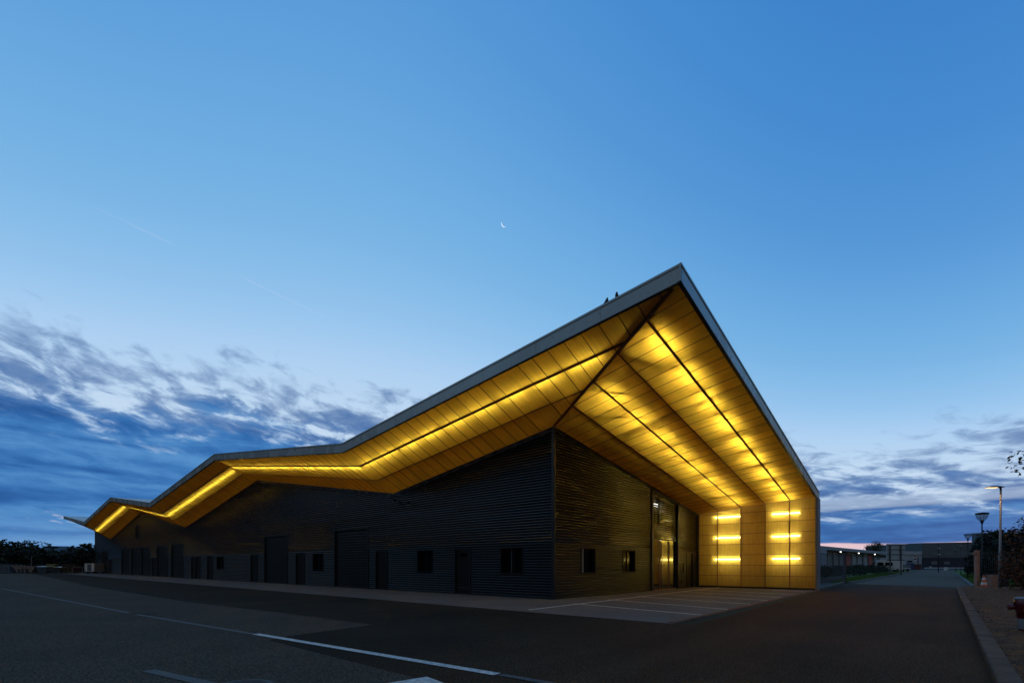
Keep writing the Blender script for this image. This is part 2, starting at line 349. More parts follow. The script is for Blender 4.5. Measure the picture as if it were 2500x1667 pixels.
poly('grass_verge', [(31.5, -6.6), (36, -6.9), (83, -7.1), (157, -6.6), (157, 1.5), (60, -1.0), (31, -4.6)], .010, M['grassbase'])
poly('grass_bank', [(27.2, -14.1), (50.8, -14.0), (160, -13.6), (160, -30), (27.2, -30)], .010, M['grassbase'])
poly('planting_bed', [(-25, -13.25), (24.5, -13.25), (27.0, -14.0), (27.0, -26), (-25, -26)], .10, M['mulch'])
def kerb(name, pts, w, h, m, seg=1.0):
    """kerb laid as separate stones with open joints"""
    g = MB()
    for (a, b) in zip(pts[:-1], pts[1:]):
        a = Vector((a[0], a[1], 0)); b = Vector((b[0], b[1], 0)); L = (b-a).length; n = max(1, round(L/seg)); d = (b-a)/n; sd = Vector((-d.y, d.x, 0)).normalized()*w
        for i in range(n):
            p = a+d*i+d*.008; q = a+d*(i+1)-d*.008; j = random.uniform(-.004, .004); Z = Vector((0, 0, 1))
            ch = .015
            lo = [p, q, q+sd, p+sd]; up = [p+sd*.06, q+sd*.06, q+sd, p+sd]
            g.hexa([v-Z*.05 for v in lo]+[v+Z*(h-ch+j) for v in lo])
            g.hexa([v+Z*(h-ch+j) for v in lo]+[v+Z*(h+j) for v in up])
    o = g.build(name, m); o.matrix_world = SITE; return struct(o)
kerb('kerb_of_bed', [(-18, -13.08), (24.4, -13.08)][::-1], .22, .13, M['kerb'])
kerb('kerb_of_bed_end', [(24.5, -13.3), (27.2, -14.1)], .12, .05, M['kerb'])
kerb('kerb_of_parking', [(-4.9, -7.45), (16.9, -7.1)], .16, .035, M['kerb'])
kerb('kerb_by_gate', [(17.0, -7.1), (20.0, -6.85), (31.0, -6.5)], .2, .12, M['kerbg'])
kerb('kerb_of_verge', [(31.3, -6.8), (36, -7.1), (83, -7.4), (157, -6.8)], .22, .12, M['kerbg'])
kerb('kerb_of_road', [(27.1, -13.85), (50.8, -13.82), (104, -13.6), (157, -13.4)][::-1], .22, .13, M['kerbg'])
def stripe(name, a, b, w, z, m, kind='structure'):
    a = Vector((a[0], a[1], 0)); b = Vector((b[0], b[1], 0)); d = (b-a).normalized(); n = Vector((-d.y, d.x, 0))*w/2
    return poly(name, [a-n, b-n, b+n, a+n], z, m, kind)
struct(stripe('road_marking_bright', (-12.72, -1.5), (-12.12, -8.05), .16, .016, M['paint']))
struct(stripe('road_marking_worn', (-15.1, 31.8), (-13.45, 6.4), .13, .016, M['paintold']))
struct(stripe('road_marking_worn', (-13.4, 5.6), (-12.76, -1.48), .13, .016, M['paintold']))
struct(stripe('road_marking_worn', (-12.11, -8.1), (-11.9, -11), .13, .016, M['paintold']))
struct(stripe('road_marking_faint', (-15.2, -4.2), (-14.85, -6.0), .16, .016, M['paintold']))
poly('road_marking_arrow', [(-12.85, -7.45), (-13.5, -7.35), (-13.5, -8.0), (-12.95, -8.0)], .016, M['paint'])
stripe('expansion_joint', (-13.43, 6.05), (-13.0, 5.0), .05, .02, M['patch'])
# parking bay lines
g = MB()
stripe('parking_back_line', (-4.5, -2.3), (16.2, -1.45), .085, .017, M['paintthin'])
for a, b in [((-1.35, -1.94), (-2.41, -7.35)), ((1.45, -1.8), (.02, -7.32)), ((4.2, -1.7), (2.77, -7.3)), ((6.9, -1.6), (5.3, -7.3)), ((9.5, -1.55), (7.85, -7.25)), ((12.2, -1.5), (10.6, -7.0)), ((14.8, -5.0), (14.0, -6.85))]:
    stripe('parking_bay_line', a, b, .085, .018, M['paintthin'])
# manhole and drain
mh = MB(); mh.lathe([(.0, .02), (.30, .02), (.31, .012), (.36, .012), (.36, .0)], 28)
for k in range(-5, 6):
    L = math.sqrt(max(0, .28**2-(k*.05)**2)); mh.box(-L, L, k*.05-.012, k*.05+.012, .02, .026)
o = mh.build('manhole_cover', M['iron'], loc=(-3.32, 6.02, .006)); tag(o, 'round cast iron cover set in the asphalt at the bottom edge', 'manhole cover')

# ------------------------------------------------------------------ the main building
B = thing('industrial_hall', 'long black ribbed hall with zigzag roof, grey fascia and glowing amber canopy', 'building', A, ANG)
def lerp(a, b, t): return a+(b-a)*t
def pl(knots, s):
    for (a, za), (b, zb) in zip(knots[:-1], knots[1:]):
        if s <= b: return za+(zb-za)*(s-a)/(b-a)
    (a, za), (b, zb) = knots[-2:]; return za+(zb-za)*(s-a)/(b-a)
KW = [(0, 7.38), (11.6, 5.62), (31.2, 8.62), (51, 5.62), (70.9, 8.67), (91.2, 5.68), (114.5, 9.1)]
OV = 3.3; TV = 6.96; UE = 16.35; SEND = 114.2; SWALL = 104.6
KE = [(-TV, 9.60), (11.6, 7.50), (31.2, 9.85), (51, 7.62), (70.9, 10.0), (91.2, 7.92), (114.5, 10.35)]
zw = lambda s: pl(KW, s); ze = lambda s: pl(KE, s)
def hip(k): return (-OV*k, -TV*k, 7.38+2.22*k)
def zl(d, s):                                # soffit height on the long side, d = distance out from the wall
    if s >= 0: return lerp(zw(s), ze(s), d/OV)
    k = -s/TV; d0 = OV*k
    if OV-d0 < 1e-4: return 9.6
    return lerp(hip(k)[2], ze(s), (d-d0)/(OV-d0))
def zr(u, v):                                # soffit height on the entrance side
    k = v/TV; h = hip(k); end = lerp(4.87, 5.47, k)
    return lerp(h[2], end, (u-h[0])/(UE-h[0]))
RDW = 26
SG = .05     # gap under the sheet edge
# soffit sheets, long side: one part per bay between folds
def long_sheet(name, s0, s1, parent=B):
    g = MB(); n = max(1, round((s1-s0)/.7)); st = (s1-s0)/n
    for i in range(n):
        a, b = s0+i*st, s0+(i+1)*st
        for (d0, d1) in ((0, 1.1), (1.1, 2.2), (2.2, 3.26)):
            def cl(d, s):
                lo = OV*(-s/TV) if s < 0 else 0
                return max(d, lo)
            da0, da1, db0, db1 = cl(d0, a), cl(d1, a), cl(d0, b), cl(d1, b)
            if da1-da0 < 1e-3 and db1-db0 < 1e-3: continue
            g.cur = 0
            g.quad((-da0, a, zl(da0, a)+SG), (-da1, a, zl(da1, a)+SG), (-db1, b, zl(db1, b)+SG), (-db0, b, zl(db0, b)+SG))
        # joint profile under the sheet
        lo = OV*(-b/TV) if b < 0 else 0
        if i < n-1:
            g.cur = 1; g.bar((-lo, b, zl(lo, b)+SG-.008), (-3.26, b, zl(3.26, b)+SG-.008), .028, .012)
    return g.build(name, [M['soffit'], M['joint']], parent)
folds = [-TV, 0, 11.6, 31.2, 51, 70.9, 91.2, SEND]
for a, b in zip(folds[:-1], folds[1:]): long_sheet('canopy_soffit', a, b)
def side_sheet():
    g = MB(); n = 29
    us = [UE-.677*i for i in range(30)] + [-OV]
    def qd(u0, u1, v0, v1):
        g.quad((u0, -v0, zr(u0, v0)+SG), (u1, -v0, zr(u1, v0)+SG), (u1, -v1, zr(u1, v1)+SG), (u0, -v1, zr(u0, v1)+SG))
    for v0, v1 in zip([0, 1.39, 2.78, 4.17, 5.56], [1.39, 2.78, 4.17, 5.56, 6.92]):
        for u1, u0 in zip(us[:-1], us[1:]):
            # clip to the hip line u >= -OV*v/TV
            h0, h1 = -OV*v0/TV, -OV*v1/TV
            if u1 <= h1: continue
            if u0 >= h0: g.cur = 0; qd(u0, u1, v0, v1); continue
            P = [(u, v) for u, v in ((u0, v0), (u1, v0), (u1, v1), (u0, v1))]
            outp = []
            f = lambda p: p[0]+OV*p[1]/TV
            for i in range(4):
                p, q = P[i], P[(i+1) % 4]
                if f(p) >= 0: outp.append(p)
                if (f(p) >= 0) != (f(q) >= 0):
                    t = f(p)/(f(p)-f(q)); outp.append((lerp(p[0], q[0], t), lerp(p[1], q[1], t)))
            if len(outp) >= 3:
                g.cur = 0; g.add([(u, -v, zr(u, v)+SG) for u, v in outp], [tuple(range(len(outp)))])
    g.cur = 1
    for u in us[1:-1]:
        v0 = 0 if u >= 0 else -u*TV/OV
        if v0 > 6.85: continue
        pts = [v0+(6.92-v0)*i/5 for i in range(6)]
        for va, vb in zip(pts[:-1], pts[1:]): g.bar((u, -va, zr(u, va)+SG-.008), (u, -vb, zr(u, vb)+SG-.008), .026, .012)
    return g.build('canopy_soffit', [M['soffit_side'], M['joint']], B)
side_sheet()
# beams resting just above the sheets (they darken it) and thin keels below
def beam(pts, w, h, up=.012, keel=.0):
    g = MB()
    for p, q in zip(pts[:-1], pts[1:]):
        p = Vector(p); q = Vector(q); g.bar(p+Vector((0, 0, h/2+up)), q+Vector((0, 0, h/2+up)), w, h)
        if keel: g.bar(p-Vector((0, 0, .012)), q-Vector((0, 0, .012)), keel, .014)
    return g.build('canopy_beam', M['beam'], B)
def long_pts(d):
    k0 = -TV*d/OV; ks = [k0]+[f for f in folds if f > k0+.1]; full = []
    for a, b in zip(ks[:-1], ks[1:]):
        for i in range(6): s = lerp(a, b, i/6); full.append((-d, s, zl(d, s)+SG))
    full.append((-d, SEND, zl(d, SEND)+SG)); return full
beam(long_pts(1.1), .06, .04, .006, .035)
beam(long_pts(2.2), .11, .06, .006, .10)
beam([(hip(k)[0], hip(k)[1], hip(k)[2]+SG) for k in (0, .5, .955)], .12, .12, .004, .13)
for v, w, kl in ((1.39, .06, .045), (2.78, .08, .07), (4.17, .06, .045), (5.56, .08, .07)):
    u0 = -OV*v/TV; beam([(lerp(u0, UE, i/6), -v, zr(lerp(u0, UE, i/6), v)+SG) for i in range(7)], w, .05, .006, kl)
# slanting struts behind the hip, seen as soft shadows
g = MB()
for a, b in (((-.3, -.9), (2.6, -3.2)), ((-1.0, -2.4), (1.6, -4.0)), ((-1.9, -4.3), (.4, -5.4)), ((.2, -.3), (1.8, -1.2))):
    g.bar((a[0], a[1], zr(a[0], -a[1])+SG+.07), (b[0], b[1], zr(b[0], -b[1])+SG+.16), .09, .05)
for u in (3.0, 6.6, 10.2, 13.6):
    g.bar((u, -.3, zr(u, .3)+SG+.09), (u, -6.7, zr(u, 6.7)+SG+.09), .13, .05)
g.build('canopy_strut', M['beam'], B)
# light tubes above the soffit
def tube_part(a, b, r_=.02, m='tube'): g = MB(); g.tube([a, b], r_, 8); return g.build('light_tube', M[m], B)
def tubes_long(s0, s1, n, gap, d, up, m='tube'):
    L = (s1-s0-gap*(n-1))/n
    for i in range(n):
        s = s0+i*(L+gap); tube_part((-d, s, zl(d, s)+SG+up), (-d, s+L, zl(d, s+L)+SG+up), .02, m)
tubes_long(-3.6, 11.4, 9, .30, 2.08, .22)
tubes_long(11.8, 30.9, 11, .30, 2.04, .17)
for a, b in ((31.5, 50.7), (51.3, 70.6), (71.2, 90.9), (91.5, 113.6)): tubes_long(a, b, 10, .06, 1.72, .13, 'tubef')
for v, b, us, dr in ((2.72, .60, [-.5+2.12*i for i in range(8)], .086), (5.40, .42, [-1.85+2.12*i for i in range(9)], .062)):
    for i_, u in enumerate(us):
        L = 1.42; za, zb = zr(u, v)+SG+b, zr(u+L, v)+SG+b
        tube_part((u, -v, za), (u+L, -v, zb), .028, 'tuber')
        hg = MB()
        for sd in (-.13, .13): hg.bar((u-.1, -v+sd, za-dr/2+.01), (u+L+.1, -v+sd, zb-dr/2+.01), .012, dr)
        for uu, zz_ in ((u-.10, za), (u+L+.10, zb)): hg.box(uu-.006, uu+.006, -v-.13, -v+.13, zz_-dr-.05, zz_+.06)
        hg.bar((u-.1, -v, za+.06), (u+L+.1, -v, zb+.06), .27, .012); hg.build('light_reflector', M['under'], B)

# fascia
def fascia(pts, name, nx, ny, th=.05, h=.5):
    g = MB()
    def sec(p, o0, o1, z0, z1):
        return [(p[0]+nx*o0, p[1]+ny*o0, p[2]+z0), (p[0]+nx*o1, p[1]+ny*o1, p[2]+z0), (p[0]+nx*o1, p[1]+ny*o1, p[2]+z1), (p[0]+nx*o0, p[1]+ny*o0, p[2]+z1)]
    for mi, (o0, o1, z0, z1) in enumerate(((-th, 0, 0, h-.075), (-th, .022, h-.07, h), (-th-.01, .004, -.022, -.002))):
        g.cur = (0, 0, 1)[mi]
        for p, q in zip(pts[:-1], pts[1:]):
            a, b = sec(p, o0, o1, z0, z1), sec(q, o0, o1, z0, z1)
            g.add(a+b, [(0, 1, 5, 4), (1, 2, 6, 5), (2, 3, 7, 6), (3, 0, 4, 7), (0, 3, 2, 1), (4, 5, 6, 7)])
    g.cur = 1
    for p, q in zip(pts[:-1], pts[1:]):
        L = (Vector(q)-Vector(p)).length; n = int(L/3.0)
        for i in range(1, n+1):
            r_ = Vector(p).lerp(Vector(q), i/(n+1)); t = Vector((ny, nx, 0)).normalized()*.004
            r_ = r_+Vector((nx, ny, 0))*.0015
            g.quad(r_-t+Vector((0, 0, .004)), r_+t+Vector((0, 0, .004)), r_+t+Vector((0, 0, h-.08)), r_-t+Vector((0, 0, h-.08)))
    return g.build(name, [M['fascia'], M['black']], B)
fp = [(-OV, s, z) for s, z in KE if s < SEND]+[(-OV, SEND, ze(SEND))]
fascia(fp, 'fascia', -1, 0)
fascia([(-OV-.021, -TV, 9.603), (UE+.75, -TV, zr(UE, TV)-.16+.0)], 'fascia', 0, -1)
fascia([(-OV, SEND, ze(SEND)), (RDW, SEND, ze(SEND))], 'fascia', 0, 1)
# dark gap line where sheet meets fascia
g = MB()
for p, q in zip(fp[:-1], fp[1:]): g.bar((p[0]+.09, p[1], p[2]+.01), (q[0]+.09, q[1], q[2]+.01), .07, .04)
g.bar((-OV, -TV+.09, 9.61), (UE, -TV+.09, zr(UE, TV)+.01), .07, .04)
g.build('drip_edge', M['black'], B)
# roof: top sheet and underside; the top stays at eave level inward, so the cavity above the soffit deepens toward the wall
g = MB(); RD = 26
def zt_(u, s):
    w = 1-min(1, max(0, s/31.2)); return ze(s)+.494-.185*(u+OV)*w+.035*(u+OV)*(1-w)
us_ = [-OV+.05, 0, 5, 10, 17.1, RD]; ss_ = [-TV+.05, -3.5, 0, 5.8, 11.6, 18, 25, 31.2, 41, 51, 60, 70.9, 81, 91.2, 102, SEND]
def ztop(u, s):
    if s >= 0: return zt_(u, s)
    k = min(1, -s/(TV-.05)); e = lerp(10.094, 5.93, (u+OV)/(UE+.75+OV)); return lerp(zt_(u, 0), e, k)
for a, b in zip(ss_[:-1], ss_[1:]):
    for c, d in zip(us_[:-1], us_[1:]):
        if b <= 0 and c >= 17: continue
        for dz_, mi in ((0, 0), (-.07, 1)):
            g.cur = mi; g.quad((c, a, ztop(c, a)+dz_), (d, a, ztop(d, a)+dz_), (d, b, ztop(d, b)+dz_), (c, b, ztop(c, b)+dz_))
g.build('roof', [M['rooft'], M['under']], B)

# inner lining and closure between hall and canopy cavity
g = MB()
for a, b in zip(folds[1:-1], folds[2:-1]+[SWALL]):
    g.quad((.2, a, 0), (.2, b, 0), (.2, b, ztop(.2, b)-.08), (.2, a, ztop(.2, a)-.08))
g.quad((.2, .2, 0), (UE+.7, .2, 0), (UE+.7, .2, ztop(UE, .2)-.08), (.2, .2, ztop(.2, .2)-.08))
g.build('inner_lining', M['under'], B)

# ---- ribbed walls
PITCH = .123
PROF = [(0, 0), (.12, 0), (.13, .42), (.28, .76), (.46, .95), (.62, 1.0), (.76, .94), (.90, .72), (.985, .42), (.99, 0)]
def ribs(g, F_, a0, a1, z0, z1, depth, panel=None, pitch=PITCH, jit=0):
    """horizontal ribs on a wall; F_(along, out, z) -> local point"""
    k = int(z0/pitch)
    row = []
    while k*pitch < z1:
        sc_ = 1+(random.Random(k*31+int((a0+.01)/6)*977).uniform(-jit, jit) if jit else 0)
        for f, d in PROF: row.append(((k+f)*pitch, d*depth*sc_))
        k += 1
    row.append((k*pitch, 0))
    pts = []
    for (za, da), (zb, db) in zip(row[:-1], row[1:]):
        if zb <= z0 or za >= z1: continue
        ta = max(0, (z0-za)/(zb-za)); tb = min(1, (z1-za)/(zb-za))
        if not pts: pts.append((lerp(za, zb, ta), lerp(da, db, ta)))
        pts.append((lerp(za, zb, tb), lerp(da, db, tb)))
    vs = []; fs = []
    for z_, d in pts: vs += [F_(a0, d, z_), F_(a1, d, z_)]
    for i in range(len(pts)-1): fs.append((2*i, 2*i+1, 2*i+3, 2*i+2))
    g.add(vs, fs)
def wall(name, F_, knots, openings, a0, a1, band=2.46):
    allv = []; cuts = sorted(set([a0, a1]+[k for k, _ in knots if a0 < k < a1]+[round(o[i], 3) for o in openings for i in (0, 1)]+[x for x in [a0+6*i for i in range(1, 40)] if x < a1]))
    objs = MB()
    for p, q in zip(cuts[:-1], cuts[1:]):
        if q-p < .004: continue
        mid = (p+q)/2; zt = max(pl(knots, p), pl(knots, q))+.02
        iv = [(0.06, zt)]
        for (oa, ob, z0, z1) in openings:
            if oa <= mid <= ob:
                n_ = []
                for (x, y) in iv:
                    if z0 > x: n_.append((x, min(y, z0)))
                    if z1 < y: n_.append((max(x, z1), y))
                iv = n_
        g = MB()
        for x, y in iv:
            if y-x < .02: continue
            if x < band:
                ribs(g, F_, p, q, x, min(y, band), .036); 
            if y > band:
                g.cur = 1; ribs(g, F_, p, q, max(x, band), y, .056, jit=.12); g.cur = 0
        # clip under the roof line
        me = bpy.data.meshes.new('tmp'); me.from_pydata(g.v, [], g.f); me.polygons.foreach_set('material_index', g.mi)
        me.update(); bm = bmesh.new(); bm.from_mesh(me)
        P0 = Vector(F_(p, 0, pl(knots, p))); P1 = Vector(F_(q, 0, pl(knots, q))); P2 = Vector(F_(p, 1, pl(knots, p)))
        nrm = (P1-P0).cross(P2-P0).normalized()
        if nrm.z < 0: nrm = -nrm
        bmesh.ops.bisect_plane(bm, geom=bm.verts[:]+bm.edges[:]+bm.faces[:], plane_co=P0, plane_no=nrm, clear_outer=True)
        o = len(objs.v); bm.verts.index_update()
        objs.v += [tuple(v.co) for v in bm.verts]
        for f in bm.faces: objs.f.append(tuple(v.index+o for v in f.verts)); objs.mi.append(f.material_index)
        bm.free(); bpy.data.meshes.remove(me)
    return objs.build(name, [M['riblow'], M['rib']], B)
FL = lambda a, d, z: (-d, a, z)
FR = lambda a, d, z: (a, -d, z)
def fbox(g, F_, a0, a1, d0, d1, z0, z1):
    return g.hexa([F_(a0, d0, z0), F_(a1, d0, z0), F_(a1, d1, z0), F_(a0, d1, z0), F_(a0, d0, z1), F_(a1, d0, z1), F_(a1, d1, z1), F_(a0, d1, z1)])

def window(F_, a0, a1, z0, z1, style=0):
    f = MB(); w = .05
    for (x0, x1, y0, y1) in ((a0, a0+w, z0, z1), (a1-w, a1, z0, z1), (a0+w, a1-w, z0, z0+w), (a0+w, a1-w, z1-w, z1)):
        fbox(f, F_, x0, x1, -.16, .052, y0, y1)
    o = f.build('window', M['frame'], B)
    m_ = (a0+a1)/2
    p = MB(); fbox(p, F_, a0+w, a1-w, -.15, -.12, z0+w, z1-w); p.build('pane', M['glass'], o)
    q = MB(); fbox(q, F_, m_-.025, m_+.025, -.118, -.09, z0+w, z1-w); q.build('mullion', M['frame'], o)
    s_ = MB()
    if style == 1: fbox(s_, F_, a0+w+.10, a0+w+.13, -.118, -.10, z0+w, z1-w); fbox(s_, F_, m_+.10, m_+.13, -.118, -.10, z0+w, z1-w); s_.build('blind_edge', M['framel'], o)
    if style == 2: fbox(s_, F_, a0+w+.03, a0+w+.27, -.118, -.10, z0+w, z1-w); s_.build('lit_gap', M['curtain'], o)
    if style == 3: fbox(s_, F_, a0+w+.12, a0+w+.40, -.118, -.10, z0+w, z1-w); s_.build('blind', M['blind'], o)
    return o
def door(F_, a0, a1, z1, side=1, kick=False, panel=False):
    f = MB(); w = .07
    for (x0, x1, y0, y1) in ((a0, a0+w, .0, z1), (a1-w, a1, .0, z1), (a0+w, a1-w, z1-w, z1)): fbox(f, F_, x0, x1, -.12, .06, y0, y1)
    o = f.build('door_frame', M['black'], B)
    l = MB(); fbox(l, F_, a0+w, a1-w, -.06, -.02, .02, z1-w); lo = l.build('door', M['riblow'], o)
    hx = a1-w-.12 if side > 0 else a0+w+.12
    h = MB(); fbox(h, F_, hx-.02, hx+.02, -.02, .02, 1.02, 1.06); fbox(h, F_, hx-.09, hx+.02, .02, .036, 1.03, 1.055); fbox(h, F_, hx-.015, hx+.015, -.02, -.005, .90, .95); h.build('handle', M['steel'], o)
    if kick: k = MB(); fbox(k, F_, a0+w+.1, a1-w-.1, -.02, -.008, .34, .36); k.build('kick_rail', M['framel'], o)
    if panel: k = MB(); fbox(k, F_, a0+.3, a1-.3, -.02, -.012, 1.9, 2.1); k.build('glazed_slot', M['glass'], o)
    return o
def roller(F_, a0, a1, z1):
    f = MB(); w = .13
    for (x0, x1, y0, y1) in ((a0, a0+w, .0, z1), (a1-w, a1, .0, z1), (a0+w, a1-w, z1-.1, z1)): fbox(f, F_, x0, x1, -.14, .058, y0, y1)
    o = f.build('roller_door_frame', M['black'], B)
    l = MB(); ribs(l, lambda a, d, z: F_(a, d-.05, z), a0+w, a1-w, .03, z1-.1, .012, pitch=.17); l.build('roller_door', M['riblow'], o)
    b = MB(); fbox(b, F_, a0+w, a1-w, -.06, .0, 0.012, .07); b.build('bottom_bar', M['black'], o)
    return o
opL = []
for a0, a1, st in ((1.72, 3.08, 1), (8.06, 9.37, 0), (19.93, 21.41, 2), (39.13, 41.0, 0)):
    opL.append((a0, a1, 1.08, 2.31)); window(FL, a0, a1, 1.08, 2.31, st)
for i, (a0, a1) in enumerate(((5.11, 6.29), (12.22, 13.47), (22.72, 24.1), (31.19, 32.63), (42.29, 43.74), (46.0, 47.4), (47.45, 48.85), (63.0, 64.9), (89.8, 92.0), (102.0, 103.7))):
    opL.append((a0, a1, 0, 2.34)); door(FL, a0, a1, 2.34, 1, i == 0, i == 0)
for a0, a1 in ((14.23, 18.42), (25.48, 29.81), (51.75, 56.35), (57.88, 62.52), (65.9, 70.63), (71.54, 76.48), (77.86, 82.75), (93.05, 98.29)):
    opL.append((a0, a1, 0, 3.86)); roller(FL, a0, a1, 3.86)
# tall louvre and small vent high up in the third bay
for a0, a1, z0, z1 in ((71.6, 73.7, 5.23, 6.92), (56.4, 57.1, 5.1, 5.5)):
    g = MB(); fbox(g, FL, a0, a0+.12, -.1, .07, z0, z1); fbox(g, FL, a1-.12, a1, -.1, .07, z0, z1); fbox(g, FL, a0+.12, a1-.12, -.1, .07, z1-.1, z1)
    z_ = z0
    while z_ < z1-.15: fbox(g, FL, a0+.12, a1-.12, -.05, .02, z_, z_+.05); z_ += .12
    opL.append((a0, a1, z0, z1)); g.build('wall_vent', M['black'], B)
wall('facade_cladding', FL, KW, opL, 0.06, SWALL)
KR = [(0, 7.38), (UE, 4.87)]
opR = [(2.05, 3.29, 1.09, 2.30), (5.95, 7.3, 1.09, 2.29), (9.3, 12.95, 0, 6.4), (14.3, 15.35, 0, 2.3)]
window(FR, 2.05, 3.29, 1.09, 2.30, 3); window(FR, 5.95, 7.3, 1.09, 2.29, 0)
wall('side_cladding', FR, KR, opR, 0.06, UE-.25)
# corner post, base strip, flashings
g = MB(); g.box(-.065, .065, -.065, .065, 0, 7.36); g.build('corner_post', M['flash'], B)
g = MB(); fbox(g, FL, .07, SWALL, -.05, .012, 0, .06); fbox(g, FR, .07, 9.3, -.05, .012, 0, .06); fbox(g, FR, 12.95, 14.3, -.05, .012, 0, .06); g.build('base_strip', M['black'], B)
g = MB()
kk = [k for k in KW if k[0] < SWALL]+[(SWALL, zw(SWALL))]
for (a, za), (b, zb) in zip(kk[:-1], kk[1:]):
    for d0, d1, o0, o1 in ((-.03, .085, -.15, -.08), (-.03, .05, -.05, .04)):
        g.hexa([(-d1, a, za+o0), (-d1, b, zb+o0), (-d0, b, zb+o0), (-d0, a, za+o0), (-d1, a, za+o1), (-d1, b, zb+o1), (-d0, b, zb+o1), (-d0, a, za+o1)])
for d1, o0, o1 in ((.085, -.15, -.08), (.05, -.05, .04)):
    g.hexa([(.07, -d1, 7.37+o0), (UE-.1, -d1, 4.885+o0), (UE-.1, .03, 4.885+o0), (.07, .03, 7.37+o0), (.07, -d1, 7.37+o1), (UE-.1, -d1, 4.885+o1), (UE-.1, .03, 4.885+o1), (.07, .03, 7.37+o1)])
g.build('wall_flashing', M['flash'], B)
# far end wall and rear mass (plain, out of sight)
g = MB(); g.add([(0, SWALL, 0), (RD, SWALL, 0), (RD, SWALL, ze(SWALL)+.4), (0, SWALL, ze(SWALL)+.4)], [(0, 1, 2, 3)])
g.add([(RD-.5, 0, 0), (RD-.5, SWALL, 0), (RD-.5, SWALL, 5.6), (RD-.5, 0, 5.2)], [(0, 1, 2, 3)]); g.add([(UE+.75, 0, 0), (RD-.5, 0, 0), (RD-.5, 0, 5.3), (UE+.75, 0, 5.3)], [(0, 1, 2, 3)])
g.build('rear_wall', M['riblow'], B)
g = MB(); g.box(-.06, .02, SWALL-.02, SWALL+.1, 0, zw(SWALL)); g.build('corner_post', M['black'], B)

# ---- entrance bay
g = MB()
for a0, a1, zt in ((9.22, 9.42, 5.9), (12.82, 13.02, 5.4), (UE-.28, UE-.02, 4.86)): fbox(g, FR, a0, a1, -.05, .10, 0, zt)
fbox(g, FR, 9.42, 12.82, -.03, .03, 2.96, 3.04)
g.build('entrance_surround', M['black'], B)
g = MB(); fbox(g, FR, 9.42, 12.82, -.09, -.06, .02, 2.96); ent = g.build('entrance_glazing', M['entry'], B)
g = MB()
for a in (10.5, 11.75): fbox(g, FR, a, a+.07, -.06, -.02, .02, 2.94)
fbox(g, FR, 9.42, 12.82, -.06, -.03, .02, .07); g.build('mullion', M['beam'], ent)
g = MB(); fbox(g, FR, 10.72, 10.80, -.02, .02, .12, 2.9); g.build('pull_handle', M['steel'], ent)
# ribbed screen over glass above the entrance
g = MB(); zt = lambda a: pl(KR, a)-.16
k = int(3.06/PITCH)+1
while k*PITCH < 5.8:
    z_ = k*PITCH; a_end = min(12.82, UE*(7.38-z_-.28)/(7.38-4.87))
    if a_end > 9.6: g.tube([FR(9.42, -.01, z_+.05), FR(a_end, -.01, z_+.05)], .033, 8)
    k += 1
scr = g.build('louvre_screen', M['rib'], B)
g = MB(); g.add([FR(9.42, -.12, 3.04), FR(12.82, -.12, 3.04), FR(12.82, -.12, pl(KR, 12.82)-.1), FR(9.42, -.12, pl(KR, 9.42)-.1)], [(0, 1, 2, 3)]); g.build('pane', M['entry'], scr)
g = MB(); fbox(g, FR, 10.45, 10.62, -.10, -.045, 3.9, 5.55); g.build('mullion', M['black'], scr)
g = MB()
for a0, a1, z_ in ((9.5, 10.0, 5.36), (9.5, 10.4, 5.02), (9.5, 10.4, 4.88), (10.7, 11.3, 4.86), (10.7, 11.3, 4.72), (9.5, 10.4, 4.74)): fbox(g, FR, a0, a1, -.115, -.10, z_, z_+.035)
g.build('lit_strip', M['strip'], scr)
# service door and boxes beside the entrance
door(FR, 14.3, 15.35, 2.3, -1)
for a0, a1, z0, z1 in ((13.05, 13.45, 2.62, 3.02), (13.5, 13.75, 2.62, 3.02), (13.2, 13.45, .98, 1.6), (13.8, 14.05, .98, 1.6), (13.1, 13.35, .3, .58), (13.45, 13.7, .3, .58)):
    g = MB(); fbox(g, FR, a0, a1, .02, .075, z0, z1); g.build('wall_box', M['black'], B, bevel=.006)
# small floodlight / camera under the first valley and on the wall
for s_, z_ in ((11.2, 5.18), (51.3, 5.25), (9.9, 4.95), (33.0, 5.2)):
    g = MB(); g.bar((-.04, s_, z_), (-.22, s_, z_+.02), .03); g.box(-.36, -.18, s_-.07, s_+.07, z_-.05, z_+.05); g.build('wall_camera', M['flash'], B)

# ---- amber end wall
UW = UE
g = MB(); nseg = 10
vs = [TV*i/10 for i in range(11)]
for v0, v1 in zip(vs[:-1], vs[1:]):
    g.quad((UW, -v0, .12), (UW, -v1, .12), (UW, -v1, lerp(4.87, 5.47, v1/TV)+.02), (UW, -v0, lerp(4.87, 5.47, v0/TV)+.02))
g.build('translucent_wall', M['amber'], B)
g = MB()
for i in range(8):
    z_ = .80+.67*i
    if z_ < 5.3: v0 = 0 if z_ < 4.87 else (z_-4.87)/.6*TV; g.bar((UW-.006, -v0, z_), (UW-.006, -TV, z_), .012, .028)
g.build('wall_rail', M['beam'], B)
for v in (1.30, 2.76, 4.19, 5.54):
    g = MB(); g.box(UW+.012, UW+.08, -v-.035, -v+.035, .1, 4.9+.08*v); g.box(UW-.014, UW-.002, -v-.02, -v+.02, .12, 4.86+.086*v); g.build('wall_post', M['beam'], B)
g = MB()
g.bar((UW+.3, -2.9, 4.85), (UW+.3, -5.9, 4.0), .09); g.bar((UW+.3, -5.9, 4.0), (UW+.3, -6.9, 3.8), .09)
g.bar((UW+.35, -.1, 2.05), (UW+.35, -4.2, 2.0), .05)
